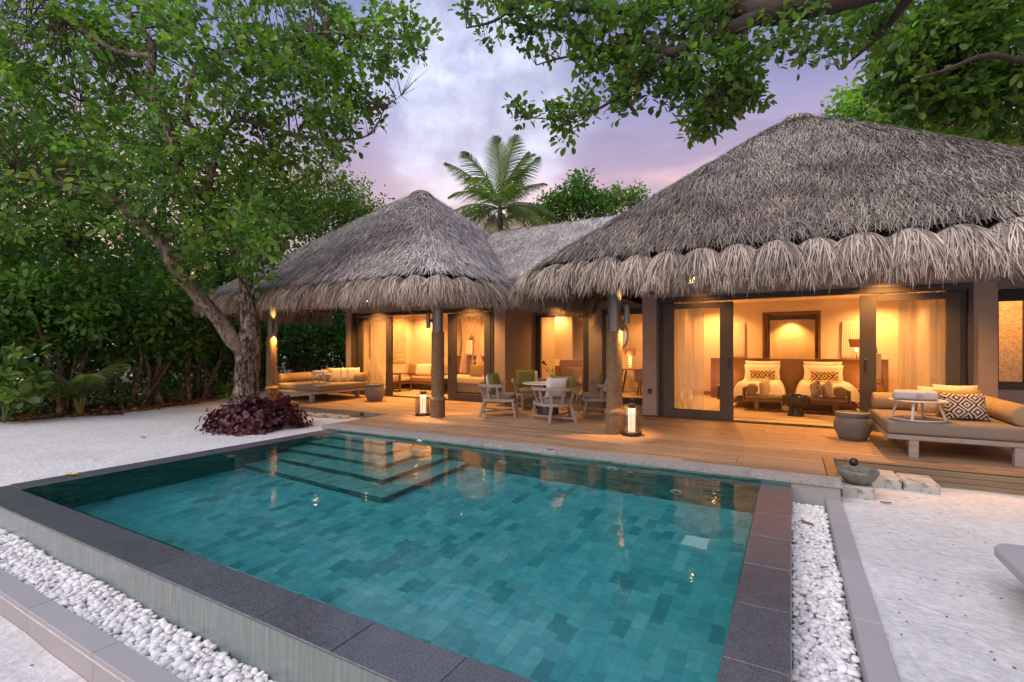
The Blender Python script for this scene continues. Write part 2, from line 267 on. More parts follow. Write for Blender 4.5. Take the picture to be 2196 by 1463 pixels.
# ------------------------------------------------------------------ mesh helpers
class MB:
    def __init__(s): s.v = []; s.f = []; s.tone = []
    def add(s, vs, fs, tone=None):
        o = len(s.v); s.v.extend(tuple(p) for p in vs); s.f.extend(tuple(i+o for i in f) for f in fs)
        if tone is not None: s.tone.extend([tone]*len(fs))
        return s
    def box(s, x0, y0, z0, x1, y1, z1, c=0., tone=None, M4=None):
        "box, chamfered by c"
        if c <= 0:
            v = [(x0, y0, z0), (x1, y0, z0), (x1, y1, z0), (x0, y1, z0), (x0, y0, z1), (x1, y0, z1), (x1, y1, z1), (x0, y1, z1)]
            f = [(0, 3, 2, 1), (4, 5, 6, 7), (0, 1, 5, 4), (1, 2, 6, 5), (2, 3, 7, 6), (3, 0, 4, 7)]
        else:
            v = []; idx = {}
            X = (x0, x1); Y = (y0, y1); Z = (z0, z1); sg = (1, -1)
            for i in (0, 1):
                for j in (0, 1):
                    for k in (0, 1):
                        for a in range(3):
                            p = [X[i]+sg[i]*c, Y[j]+sg[j]*c, Z[k]+sg[k]*c]; p[a] = (X[i], Y[j], Z[k])[a]
                            idx[(i, j, k, a)] = len(v); v.append(tuple(p))
            q = idx; f = []
            f += [(q[0,0,0,0], q[0,0,1,0], q[0,1,1,0], q[0,1,0,0]), (q[1,0,0,0], q[1,1,0,0], q[1,1,1,0], q[1,0,1,0])]
            f += [(q[0,0,0,1], q[1,0,0,1], q[1,0,1,1], q[0,0,1,1]), (q[0,1,0,1], q[0,1,1,1], q[1,1,1,1], q[1,1,0,1])]
            f += [(q[0,0,0,2], q[0,1,0,2], q[1,1,0,2], q[1,0,0,2]), (q[0,0,1,2], q[1,0,1,2], q[1,1,1,2], q[0,1,1,2])]
            for i in (0, 1):
                for j in (0, 1):
                    f.append((q[i,j,0,0], q[i,j,1,0], q[i,j,1,1], q[i,j,0,1])); f.append((q[i,0,j,0], q[i,1,j,0], q[i,1,j,2], q[i,0,j,2])); f.append((q[0,i,j,1], q[1,i,j,1], q[1,i,j,2], q[0,i,j,2]))
                    for k in (0, 1): f.append((q[i,j,k,0], q[i,j,k,1], q[i,j,k,2]))
        if M4 is not None: v = [tuple(M4 @ Vector(p)) for p in v]
        return s.add(v, f, tone)
    def bar(s, a, b, w, h=None, up=(0, 0, 1), c=0.):
        "rectangular bar from a to b"
        a = Vector(a); b = Vector(b); h = h or w; d = b-a; L = d.length; d.normalize(); up = Vector(up)
        if abs(d.dot(up)) > .98: up = Vector((0, 1, 0))
        x = d.cross(up).normalized(); y = x.cross(d)
        M4 = Matrix(((d.x, x.x, y.x, a.x), (d.y, x.y, y.y, a.y), (d.z, x.z, y.z, a.z), (0, 0, 0, 1)))
        return s.box(0, -w/2, -h/2, L, w/2, h/2, c, None, M4)
    def tube(s, pts, rad, n=8, caps=True, wob=0.):
        P = [Vector(p) for p in pts]; m = len(P); rad = [rad]*m if isinstance(rad, (int, float)) else rad
        o = len(s.v); pu = None; vs = []; fs = []
        for i, p in enumerate(P):
            t = (P[min(i+1, m-1)]-P[max(i-1, 0)]).normalized()
            if pu is None: u = t.orthogonal().normalized()
            else:
                u = pu-t*pu.dot(t); u = u.normalized() if u.length > 1e-6 else t.orthogonal().normalized()
            pu = u; w = t.cross(u)
            for k in range(n):
                a = 2*pi*k/n; rr = rad[i]*(1+(random.uniform(-wob, wob) if wob else 0)); vs.append(p+(u*cos(a)+w*sin(a))*rr)
        for i in range(m-1):
            for k in range(n): fs.append((i*n+k, i*n+(k+1) % n, (i+1)*n+(k+1) % n, (i+1)*n+k))
        if caps: fs.append(tuple(reversed(range(n)))); fs.append(tuple((m-1)*n+k for k in range(n)))
        return s.add(vs, fs)
    def lathe(s, prof, n=24, c=(0, 0, 0), sx=1., sy=1., caps=True):
        vs = []; fs = []; m = len(prof)
        for r, z in prof:
            for k in range(n): a = 2*pi*k/n; vs.append((c[0]+r*cos(a)*sx, c[1]+r*sin(a)*sy, c[2]+z))
        for i in range(m-1):
            for k in range(n): fs.append((i*n+k, i*n+(k+1) % n, (i+1)*n+(k+1) % n, (i+1)*n+k))
        if caps: fs.append(tuple(reversed(range(n)))); fs.append(tuple((m-1)*n+k for k in range(n)))
        return s.add(vs, fs)
    def disc(s, c, r, n=20, nrm=(0, 0, 1)):
        nrm = Vector(nrm).normalized(); u = nrm.orthogonal().normalized(); w = nrm.cross(u); c = Vector(c)
        return s.add([c+(u*cos(2*pi*k/n)+w*sin(2*pi*k/n))*r for k in range(n)], [tuple(range(n))])
    def grid(s, fn, nu, nv):
        vs = [fn(i/nu, j/nv) for j in range(nv+1) for i in range(nu+1)]
        fs = [(j*(nu+1)+i, j*(nu+1)+i+1, (j+1)*(nu+1)+i+1, (j+1)*(nu+1)+i) for j in range(nv) for i in range(nu)]
        return s.add(vs, fs)
    def mesh(s, name, smooth=False):
        me = bpy.data.meshes.new(name); me.from_pydata(s.v, [], s.f)
        if s.tone and len(s.tone) == len(s.f):
            a = me.attributes.new('tone', 'FLOAT', 'FACE'); a.data.foreach_set('value', s.tone)
        if smooth: me.polygons.foreach_set('use_smooth', [True]*len(me.polygons))
        me.validate(); return me
def obj(name, data, m=None, parent=None, loc=None, rot=None, smooth=False, kind=None, label=None, cat=None, group=None):
    if isinstance(data, MB): data = data.mesh(name, smooth)
    if m is not None and not data.materials: data.materials.append(M[m] if isinstance(m, str) else m)
    o = bpy.data.objects.new(name, data); col.objects.link(o)
    if parent is not None: o.parent = parent
    if loc is not None: o.location = loc
    if rot is not None: o.rotation_euler = rot
    if kind: o['kind'] = kind
    if label: o['label'] = label
    if cat: o['category'] = cat
    if group: o['group'] = group
    return o
def thing(name, label, cat, loc=(0, 0, 0), rz=0., group=None):
    o = bpy.data.objects.new(name, None); col.objects.link(o); o.location = loc; o.rotation_euler = (0, 0, rz)
    o['label'] = label; o['category'] = cat
    if group: o['group'] = group
    return o
def struct(name, mb, m, **k): return obj(name, mb, m, kind='structure', **k)
def copy_tree(o, parent=None):
    c = o.copy(); col.objects.link(c)
    if parent is not None: c.parent = parent
    for ch in list(o.children): copy_tree(ch, c)
    return c
def dup(root, loc, rz, label, group=None):
    c = copy_tree(root); c.location = loc; c.rotation_euler = (0, 0, rz); c['label'] = label
    if group: c['group'] = group
    return c
def npmesh(name, V, F, smooth=False):
    "V (n,3) float, F (m,4) or (m,3) int: fast mesh"
    me = bpy.data.meshes.new(name); k = F.shape[1]
    me.vertices.add(len(V)); me.vertices.foreach_set('co', V.astype(np.float32).ravel())
    me.loops.add(F.size); me.loops.foreach_set('vertex_index', F.astype(np.int32).ravel())
    me.polygons.add(len(F)); me.polygons.foreach_set('loop_start', np.arange(0, F.size, k, dtype=np.int32))
    me.update(calc_edges=True)
    if smooth: me.polygons.foreach_set('use_smooth', np.ones(len(F), bool))
    return me
def unit(a): return a/np.maximum(np.linalg.norm(a, axis=1, keepdims=True), 1e-9)
def leafmesh(name, C, D, L, Wd, up=None, quad=False, fold=.25):
    "oval leaves: base point C, axis D, length L, half width Wd"
    n = len(C); D = unit(D); up = unit(rng.normal(size=(n, 3))+np.array([0, 0, 1.6])) if up is None else up
    Sx = unit(np.cross(D, up)); Nn = np.cross(Sx, D); L = np.asarray(L).reshape(-1, 1)*np.ones((n, 1)); Wd = np.asarray(Wd).reshape(-1, 1)*np.ones((n, 1))
    if quad:
        V = np.stack([C, C+D*L*.5+Sx*Wd, C+D*L, C+D*L*.5-Sx*Wd], 1); F = np.arange(n)[:, None]*4+np.array([[0, 1, 2, 3]])
        return npmesh(name, V.reshape(-1, 3), F)
    dr = -Nn*L*.12
    V = np.stack([C, C+D*L*.32+Sx*Wd*.85+Nn*Wd*fold, C+D*L*.72+Sx*Wd*.9+Nn*Wd*fold+dr*.4, C+D*L+dr, C+D*L*.72-Sx*Wd*.9+Nn*Wd*fold+dr*.4, C+D*L*.32-Sx*Wd*.85+Nn*Wd*fold], 1)
    b = np.arange(n)[:, None]*6; F = np.concatenate([b+np.array([[0, 1, 2, 3]]), b+np.array([[0, 3, 4, 5]])], 0)
    return npmesh(name, V.reshape(-1, 3), F)
def clusters(C, per, rad, size, flat=.8):
    "leaf rosettes round cluster centres C"
    n = len(C); idx = np.repeat(np.arange(n), per); D = unit(rng.normal(size=(len(idx), 3))*np.array([1, 1, flat])+np.array([0, 0, .12]))
    base = C[idx]+D*rng.uniform(.05, 1, (len(idx), 1))*rad; L = size*rng.uniform(.42, 1.35, len(idx))
    return base, unit(D+rng.normal(size=D.shape)*.45+np.array([0, 0, -.15])), L
def ell(n, c, r, shell=.5):
    d = unit(rng.normal(size=(n, 3))); rr = rng.uniform(shell**3, 1, (n, 1))**(1/3); return np.array(c)+d*rr*np.array(r)
def pillow(w, h, t, n=10):
    "cushion standing in xz, thick along y, centre at origin"
    def side(sg):
        def fn(u, v):
            a = 2*u-1; b = 2*v-1; th = t/2*max(0, (1-a**4))**.55*max(0, (1-b**4))**.55
            k = 1-.07*(1-abs(b)**2)*abs(a)**3; k2 = 1-.07*(1-abs(a)**2)*abs(b)**3
            return (a*w/2*k, sg*th, b*h/2*k2)
        return fn
    mb = MB(); mb.grid(side(-1), n, n); o = MB(); o.grid(side(1), n, n); mb.add(o.v, [tuple(reversed(f)) for f in o.f]); return mb
def cushion(name, mt, w, h, t, loc, rot, label, cat='cushion', group=None):
    return obj(name, pillow(w, h, t), mt, loc=loc, rot=rot, smooth=True, label=label, cat=cat, group=group)
def plight(kind, loc, e, c=WARM, size=.05, rot=None, spot=None, blend=.5, sy=None):
    l = bpy.data.lights.new('lamp_light', kind); l.energy = e; l.color = c
    if kind == 'AREA':
        l.size = size
        if sy: l.shape = 'RECTANGLE'; l.size_y = sy
    else: l.shadow_soft_size = size
    if kind == 'SPOT': l.spot_size = R(spot or 80); l.spot_blend = blend
    o = bpy.data.objects.new('lamp_light', l); col.objects.link(o); o.location = loc
    if rot: o.rotation_euler = rot
    return o

# ------------------------------------------------------------------ ground
WZ = -.07                                   # water level
def gz(x, y):
    z = -.20
    l = max(0, min(1, (-6.0-x)/1.2)); z += .075*l
    f = max(0, min(1, (2.4-y)/1.2)); z += (-.22*f)*(1-.45*l)
    r = max(0, min(1, (x+1.)/1.5)); z += .10*f*r
    e = max(0, min(1, (y-6.1)/2))*max(0, min(1, (x+14)/2)); z -= .03*e
    return z
def axis(lo, hi, st, extra, far):
    a = set(np.round(np.arange(lo, hi+1e-6, st), 3)); a |= set(extra)
    for k in far: a |= {lo-k, hi+k}
    a = sorted(a); out = [a[0]]
    for q in a[1:]:
        if q-out[-1] > .03 or q in extra:
            if q in extra and q-out[-1] <= .03 and out[-1] not in extra: out.pop()
            out.append(q)
    return out
xs = axis(-18, 6, .2, [-7.35, .45], [2, 6, 15, 40, 120, 400]); ys = axis(-2, 14, .2, [1.2, 6.14], [2, 6, 15, 40, 120, 400])
def gnoise(x, y): return .012*sin(2.1*x+1.3*sin(1.7*y))*sin(1.9*y+.7*x)+.007*sin(5.3*x+2*y)*sin(4.1*y-3*x)
mb = MB(); nx = len(xs)
for y in ys:
    for x in xs: mb.v.append((x, y, gz(x, y)+(gnoise(x, y) if -18 < x < 6 and -2 < y < 14 else 0)))
for j in range(len(ys)-1):
    for i in range(nx-1):
        cx = (xs[i]+xs[i+1])/2; cyy = (ys[j]+ys[j+1])/2
        if -7.35 < cx < .45 and 1.2 < cyy < 6.14: continue
        mb.f.append((j*nx+i, j*nx+i+1, (j+1)*nx+i+1, (j+1)*nx+i))
struct('sand_ground', mb, 'sand', smooth=True)
# leafy forest floor beyond the sand
mb = MB(); edge = [(-15.6, -2), (-14.7, 1.6), (-14.35, 3.5), (-13.7, 5.6), (-14.7, 7.9), (-16.5, 10), (-17.5, 13), (-15, 16.5), (-12, 17.5), (-5, 18), (4, 18), (12, 17), (16, 10)]
M['forest'] = mat('leafy_forest_floor', (.085, .06, .04), .95, .5, 5, .8, 20)
def z2(x, y): return gz(x, y)+.022
for i in range(len(edge)-1):
    (x0, y0), (x1, y1) = edge[i], edge[i+1]
    for k in range(6):
        def e(t): x = x0+(x1-x0)*t; y = y0+(y1-y0)*t; return x+.12*sin(9*t+i*3), y+.12*cos(7*t+i*5)
        a = e(k/6); b = e((k+1)/6); ca = (-3, 7)
        def out(p, d): v = Vector((p[0]-ca[0], p[1]-ca[1])); v.normalize(); return (p[0]+v.x*d, p[1]+v.y*d)
        a2 = out(a, 60); b2 = out(b, 60)
        mb.add([(a[0], a[1], z2(*a)), (b[0], b[1], z2(*b)), (b2[0], b2[1], z2(*b2)), (a2[0], a2[1], z2(*a2))], [(0, 1, 2, 3)])
struct('forest_floor', mb, 'forest')

# ------------------------------------------------------------------ swimming pool
PX0, PX1, PY0, PY1 = -7.0, -.29, 1.95, 6.14; ZF = WZ-1.2
pool = thing('swimming_pool', 'x', 'x'); del pool['label']; del pool['category']; pool['kind'] = 'structure'
mb = MB()
mb.box(PX0-.01, PY0-.01, ZF-.1, PX1+.01, PY1+.01, ZF-.001)
mb.box(PX0-.34, PY0-.29, ZF-.1, PX0-.006, PY1+.0, -.125); mb.box(PX1+.006, PY0-.29, ZF-.1, -.004, PY1, -.125)
mb.box(PX0-.006, PY0-.29, ZF-.1, PX1+.006, PY0-.006, -.10); mb.box(PX0-.35, PY1+.006, ZF-.1, -.004, PY1+.22, -.055)
M['grout'] = mat('green_grout', (.10, .345, .345), .8)
obj('basin', mb, 'grout', pool)
# floor tiles: the nearest 300 each an object, the others joined
tiles = []
tw, tl, g = .1065, .2, .0012
ix = 0; x = PX0
while x < PX1-.02:
    y = PY0-(tl/2 if ix % 2 else 0)+((ix*37) % 5)*.013; x1 = min(x+tw, PX1)
    while y < PY1:
        a, b = max(y, PY0), min(y+tl, PY1); y += tl
        if b-a < .02: continue
        t = min(1, max(0, random.gauss(.55, .2)))
        if random.random() < .09: t = random.uniform(0, .2)
        tiles.append((x, a, x1, b, t))
    x += tw; ix += 1
def tilebox(mb, x0, y0, x1, y1, z, t): dz = random.uniform(0, .0015); mb.box(x0+g, y0+g, z-.006, x1-g, y1-g, z+dz, 0, t)
tiles.sort(key=lambda q: (q[1] < 2.15, math.hypot(q[0], q[1])))
for q in tiles[:300]:
    mb = MB(); tilebox(mb, *q[:4], ZF, q[4]); obj('floor_tile', mb, 'tile', pool)
mb = MB()
for q in tiles[300:]: tilebox(mb, *q[:4], ZF, q[4])
obj('floor_tile_field', mb, 'tile', pool, kind='stuff')
mb = MB(); th = .0735
for r in range(17):
    z1 = -.052-r*th; z0 = z1-th; x = PX0-(.1 if r % 2 else 0)
    while x < PX1:
        a, b = max(x, PX0), min(x+.2, PX1); x += .2
        if b-a < .02: continue
        t = random.random(); mb.box(a+g, PY1-random.uniform(.004, .008), z0+g, b-g, PY1+.006, z1-g, 0, t)
    y = PY0-(.1 if r % 2 else 0)
    while y < PY1:
        a, b = max(y, PY0), min(y+.2, PY1); y += .2
        if b-a < .02: continue
        if r > 0:
            mb.box(PX0-.006, a+g, z0+g, PX0+random.uniform(.003, .008), b-g, z1-g, 0, random.random())
            mb.box(PX1-random.uniform(.003, .008), a+g, z0+g, PX1+.006, b-g, z1-g, 0, random.random())
obj('wall_tile_field', mb, 'tilew', pool, kind='stuff')
for k in range(5):
    X = -5.65+.355*k; Y = 5.82-.37*k; zt = WZ-.2*(k+1)
    mb = MB(); mb.box(PX0+.01, Y, zt-.2 if k < 4 else ZF, X, PY1-.01, zt-.006, tone=.2)
    x = PX0+.01; j = 0
    Xp = -5.65+.355*(k-1); Yp = 5.82-.37*(k-1)
    while x < X-.02:
        y = Y-(.1 if j % 2 else 0)
        while y < PY1-.01:
            a, b = max(y, Y), min(y+.2, PY1-.01); y += .2
            if b-a < .02 or (k and x+tw < Xp and a > Yp+.02): continue
            mb.box(x+g, a+g, zt-.006, min(x+tw, X)-g, b-g, zt+random.uniform(0, .002), 0, min(1, max(0, random.gauss(.6, .18))))
        x += tw; j += 1
    mb2 = MB()
    for r in range(2 if k < 4 else 2):
        z1 = zt-.008-r*.095; x = PX0+.01
        while x < X:
            b = min(x+.2, X); mb2.box(x+g, Y-.005, z1-.09, b-g, Y+.004, z1, 0, random.random()); x += .2
        y = Y
        while y < PY1-.01:
            b = min(y+.2, PY1-.01); mb2.box(X-.004, y+g, z1-.09, X+.005, b-g, z1, 0, random.random()); y += .2
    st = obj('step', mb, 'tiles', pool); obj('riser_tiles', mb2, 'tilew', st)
# coping stones
def stones(n0, n1, ln, fn, name, m, parent):
    a = n0; i = 0
    while a < n1-.02:
        b = min(a+ln, n1); mb = MB(); fn(mb, a+.0015, b-.0015); obj(name, mb, m, parent); a = b; i += 1
CZ = WZ-.006
stones(-7.35, -.0, .60, lambda mb, a, b: mb.box(a, 1.65, CZ-.014, b, 1.948, CZ+random.uniform(0, .002), .003), 'coping_stone', 'granite', pool)
stones(1.952, 6.13, .60, lambda mb, a, b: mb.box(-.288, a, CZ-.05, 0., b, CZ+random.uniform(0, .002), .003), 'coping_stone', 'granite', pool)
stones(1.952, 6.13, .62, lambda mb, a, b: mb.box(-7.35, a, CZ-.045, -7.002, b, CZ+.006+random.uniform(0, .002), .003), 'coping_stone', 'granite', pool)
mb = MB(); mb.box(-7.35, 1.6515, -.75, -.01, 1.657, CZ-.0145); obj('overflow_wall', mb, 'wetwall', pool)
mb = MB(); mb.box(-.0035, 1.66, -.75, -.001, 6.12, CZ-.052); obj('overflow_wall', mb, 'wetwall', pool)
# wet film bulging over the outer edges of the infinity coping
mb = MB(); mb.tube([(-7.2, 1.650, CZ-.003), (0, 1.650, CZ-.003)], .005, 6); mb.tube([(0, 1.65, CZ-.003), (0, 6.1, CZ-.003)], .0045, 6)
M['film'] = mat('wet_edge', (.20, .22, .23), .08, .3, 60, .6, 200); obj('overflow_lip', mb, 'film', pool)
for (x, z, wall) in [(-3.62, -.75, 0), (-1.99, -.33, 0), (-1.20, -.93, 0), (-5.17, -.125, 0)]:
    mb = MB(); mb.lathe([(.075, 0), (.075, .012), (.06, .02)], 20); mb2 = MB(); mb2.lathe([(.025, .0), (.03, .012)], 12)
    p = obj('pool_light', mb, 'light', pool, loc=(x, PY1-.005, z), rot=(R(90), 0, 0)); obj('lens', mb2, 'framed', p, loc=(0, 0, .016))
mb = MB(); mb.lathe([(.07, 0), (.07, .012), (.055, .02)], 20); obj('pool_light', mb, 'light', pool, loc=(PX0+.008, 4.16, -.42), rot=(0, R(90), 0))
mb = MB(); mb.box(-.935, 5.0, ZF+.002, -.705, 5.235, ZF+.012, .003)
for i in range(9):
    for j in range(6): mb.box(-.915+i*.0225, 5.02+j*.034, ZF+.012, -.902+i*.0225, 5.045+j*.034, ZF+.0135)
obj('drain_grate', mb, mat('white_plastic', (.90, .90, .90), .4, .02), pool)
mb = MB(); mb.grid(lambda u, v: (PX0+.0+(PX1-PX0)*u, PY0+(PY1-.004-PY0)*v, WZ), 30, 20)
struct('pool_water', mb, 'water', smooth=True)

# pebble strips and kerbs
def pebblemesh(seed):
    import bmesh
    bm = bmesh.new(); bmesh.ops.create_icosphere(bm, subdivisions=2, radius=1); r = random.Random(seed)
    sx, sy, sz = r.uniform(.95, 1.3), r.uniform(.72, .95), r.uniform(.5, .7); ph = [r.uniform(0, 6) for _ in range(6)]
    for v in bm.verts:
        p = v.co; k = 1+.09*sin(2.3*p.x+ph[0])+.08*sin(2.7*p.y+ph[1])+.07*sin(3.1*p.z+ph[2]+p.x); v.co = Vector((p.x*sx*k, p.y*sy*k, p.z*sz*k))
    V = np.array([v.co[:] for v in bm.verts]); F = np.array([[v.index for v in f.verts] for f in bm.faces])
    me = bpy.data.meshes.new('pebble'); bm.to_mesh(me); bm.free(); me.polygons.foreach_set('use_smooth', [True]*len(me.polygons)); me.materials.append(M['pebble'])
    return me, V, F
PM = [pebblemesh(i) for i in range(7)]
def euler(a, b, c): return np.array((Matrix.Rotation(c, 3, 'Z') @ Matrix.Rotation(b, 3, 'Y') @ Matrix.Rotation(a, 3, 'X')))
def pebbles(x0, x1, y0, y1, zf, nparts, label, key, dens):
    bed = thing('pebble_strip', label, 'pebble bed', ((x0+x1)/2, (y0+y1)/2, -.5))
    mb = MB(); mb.box(x0-(x0+x1)/2, y0-(y0+y1)/2, -.1, x1-(x0+x1)/2, y1-(y0+y1)/2, 0.06); obj('gravel_base', mb, 'pebbles', bed)
    pts = []; cell = .037; ny = int((y1-y0)/cell); nxx = int((x1-x0)/cell)
    for lay in range(3):
        for j in range(ny+1):
            for i in range(nxx+1):
                x = x0+.018+(x1-x0-.036)*((i+.5*((j+lay) % 2))/nxx)+random.uniform(-.012, .012); y = y0+.02+(y1-y0-.04)*(j/ny)+random.uniform(-.012, .012)
                if x > x1-.012 or x < x0+.012 or random.random() > dens: continue
                pts.append((x, y, zf(x, y)-.045+lay*.021+random.uniform(-.008, .010), random.uniform(.015, .029)))
    pts.sort(key=key); V = []; F = []; o = 0
    for n, (x, y, z, s) in enumerate(pts):
        me, v, f = PM[random.randrange(7)]; a, b, c = random.uniform(-.5, .5), random.uniform(-.5, .5), random.uniform(0, 6.28)
        if n < nparts:
            ob = bpy.data.objects.new('pebble', me); col.objects.link(ob); ob.parent = bed; ob.location = (x-(x0+x1)/2, y-(y0+y1)/2, z+.5); ob.rotation_euler = (a, b, c); ob.scale = (s, s, s)
        else:
            q = v @ euler(a, b, c).T*s+np.array([x-(x0+x1)/2, y-(y0+y1)/2, z+.5]); V.append(q); F.append(f+o); o += len(v)
    me = npmesh('pebble_fill', np.concatenate(V), np.concatenate(F), True); obj('pebble_fill', me, 'pebbles', bed, kind='stuff')
inv = lambda q: (q[2] < -.30+.0 and False, 0)
pebbles(.004, .318, 2.0, 6.12, lambda x, y: -.262+.012*sin(5*y)+.006*sin(13*x), 170, 'strip of white pebbles between the pool and the right-hand kerb', lambda q: (not (2.3 < q[1] < 3.9 and q[2] > -.275), q[1]), .93)
pebbles(-7.4, .3, 1.34, 1.645, lambda x, y: -.262-.016*(x+7.2)*.62-.05*max(0, (y-1.5))*1.5+.012*sin(4*x)-.02*max(0, x+4.2), 130, 'strip of white pebbles at the foot of the front overflow wall', lambda q: (not (-3.6 < q[0] < -2.0 and q[2] > -.33-.05), -q[0]), .93)
kr = thing('pool_kerb', 'low grey stone kerb to the right of the pebbles', 'kerb', (.385, 4, -.6)); mb = MB()
stones(-.2, 6.13, .92, lambda mb, a, b: (mb.box(-.065, a-4, 0, .065, b-4, .43, .004)), 'kerb_stone', 'kerb', kr)
kf = thing('pool_kerb', 'low grey stone kerb in front of the pool with sand before it', 'kerb', (-3.5, 1.265, -.7))
stones(-7.9, -.2+.44, .92, lambda mb, a, b: (mb.box(a+3.5, -.065, .416, b+3.5, .065, .448, .004), mb.box(a+3.5, -.060, .0, b+3.5, .060, .404)), 'kerb_stone', 'kerb', kf)
mb = MB(); mb.box(-4.4, -.063, .404, 3.7, .063, .416); obj('pale_joint', mb, mat('pale_mortar', (.62, .60, .62), .7), kf)
mb = MB(); mb.box(0, PY1+.0, -.7, .45, PY1+.04, -.052); mb.box(.41, PY1+.04, -.7, .45, 7.5, -.052); mb.box(-7.47, PY1+.0, -.6, PX0-.352, PY1+.04, -.052); mb.box(-7.47, PY1+.04, -.6, -7.43, 7.9, -.052)
struct('deck_plinth', mb, 'plasterg')

# ------------------------------------------------------------------ wooden deck
deck = thing('wooden_deck', 'x', 'x'); del deck['label']; del deck['category']; deck['kind'] = 'structure'
stones(-7.49, .47, 1.18, lambda mb, a, b: mb.box(a, 6.12, -.05, b, 6.42, random.uniform(-.001, .001), .003), 'edge_stone', 'granitedry', deck)
lens = [1.8, 2.4, 3.0, 3.6]; BM = {}
def board(x0, x1, y, w=.118, m='board'):
    L = round(x1-x0, 3); k = (L, w, m)
    if k not in BM:
        mb = MB(); mb.box(0, 0, -.028, L-.004, w, 0, .003); me = mb.mesh('deck_board'); me.materials.append(M[m]); BM[k] = me
    obj('deck_board', BM[k], None, deck, loc=(x0, y, random.uniform(-.0012, .0008)))
rows = [6.424+.1245*i for i in range(36)]
for i, y in enumerate(rows):
    if y > 10.78: break
    if y < 7.5: xa, xb = -7.485, .352
    elif y < 7.88: xa, xb = -7.485, 5.2
    elif y < 10.2: xa, xb = -12.7, 5.2
    else: xa, xb = -12.7, -6.36
    x = xa; first = True
    while x < xb-.01:
        L = random.choice(lens); L = random.choice([.9, 1.5, 2.1]) if first else L; first = False
        if xb-x-L < .7: L = xb-x
        board(x, x+L, y); x += L
for i in range(10): board(2.78, 5.2, 10.28+i*.1245)
mb = MB(); mb.box(.355, 6.424, -.03, .465, 7.545, .004, .003); obj('end_board', mb, 'teak', deck)
mb = MB(); mb.box(-7.42, 6.45, -.2, .34, 7.6, -.032); mb.box(-12.66, 7.96, -.2, 5.1, 12.5, -.034); mb.box(-7.42, 7.6, -.2, 5.1, 7.96, -.034); obj('deck_substructure', mb, 'black', deck)
for k in range(3):
    mb = MB(); mb.box(.47, 7.535-.012*k-.0, -.035-.066*(k+1)+.002, 5.2, 7.56, -.033-.066*k-.003, .003); obj('fascia_board', mb, 'boardd', deck)
mb = MB(); mb.box(-12.7, 7.90, -.125, -7.5, 7.93, -.031, .003); obj('fascia_board', mb, 'boardd', deck)
mb = MB(); mb.box(-12.73, 7.9, -.125, -12.7, 12, -.005, .003); obj('fascia_board', mb, 'boardd', deck)
mb = MB(); mb.box(-6.30, 10.26, -.03, -2.72, 12.55, .0, .003); obj('dark_landing', mb, 'framed', deck)  # flush dark slab across the recess floor

# ------------------------------------------------------------------ the villa
YR, YL, YM, YK = 10.3, 10.87, 12.6, 11.5        # facade planes: right room, left room, middle link, recess at far right
villa = thing('villa', 'taupe villa with three thatched roofs behind the pool deck', 'house', (0, 10.3, 0))
VO = (0, -10.3, 0)
def vpart(name, mb, m, parent=None, **k):
    o = obj(name, mb, m, parent or villa, **k)
    if parent is None: o.location = VO
    return o
def wall(m, *boxes, name='wall'):
    mb = MB()
    for b in boxes: mb.box(*b)
    return vpart(name, mb, m)
ZH = 2.44
# right room
wall('wall', (-2.70, YR, -.0, -2.402, YR+.22, ZH)); wall('wall', (2.492, YR, 0, 2.78, YR+.22, ZH))
wall('wall', (-2.70, YR-.0, ZH+.003, 2.78, YR+.22, 3.35)); wall('wall', (-2.70, YR+.222, 0, -2.60, 15.8, 3.35)); wall('wall', (2.70, YR+.222, 0, 2.78, 15.8, 3.35))
wall('inwall', (-2.598, 15.6, 0, -.66, 15.78, 2.9), (.66, 15.6, 0, 2.698, 15.78, 2.9), (-.658, 15.6, 2.36, .658, 15.78, 2.9), (-.9, 17.0, 0, .9, 17.1, 2.6), (-.76, 15.782, 0, -.66, 17, 2.6), (.66, 15.782, 0, .76, 17, 2.6))
wall('inwall', (-2.598, YR+.224, 0, -2.592, 15.598, 2.8)); wall('inwall', (2.692, YR+.224, 0, 2.698, 15.598, 2.8))
wall('ceil', (-2.59, YR+.224, 2.72, 2.69, 15.598, 2.78), (-.65, 15.782, 2.4, .65, 17, 2.46), name='ceiling')
wall('floorin', (-2.59, YR+.0, -.03, 2.69, 17, .02), name='interior_floor')
# left room
wall('wall', (-12.14, YL, 0, -11.87, YL+.22, 2.48)); wall('wall', (-6.71, YL, 0, -6.36, YL+.22, 2.48)); wall('wall', (-12.14, YL, 2.483, -6.36, YL+.22, 3.35))
wall('wall', (-12.14, YL+.222, 0, -12.04, 15.6, 3.35)); wall('wall', (-6.44, YL+.222, 0, -6.36, 13.9, 3.35)); wall('inwall', (-8.5, 13.8, 0, -6.442, 13.9, 2.9), (-8.6, 13.8, 0, -8.502, 16.1, 2.9)); wall('inwall', (-12.03, 13.9, 0, -10.9, 14.0, 2.9), (-11.0, 14.002, 0, -10.9, 15.5, 2.9))
wall('inwall', (-12.04, 15.5, 0, -6.44, 15.6, 2.9), (-10.9, 15.3, 0, -8.6, 15.4, 2.8)); wall('inwall', (-12.038, YL+.224, 0, -12.03, 15.498, 2.8)); wall('inwall', (-6.45, YL+.224, 0, -6.442, 13.798, 2.8))
wall('ceil', (-12.03, YL+.224, 2.74, -6.45, 13.79, 2.8), (-12.03, 13.79, 2.74, -8.61, 15.498, 2.8), name='ceiling'); wall('floorin', (-12.03, YL+0, -.03, -6.45, 13.79, .02), (-12.03, 13.79, -.03, -8.61, 15.498, .02), name='interior_floor')
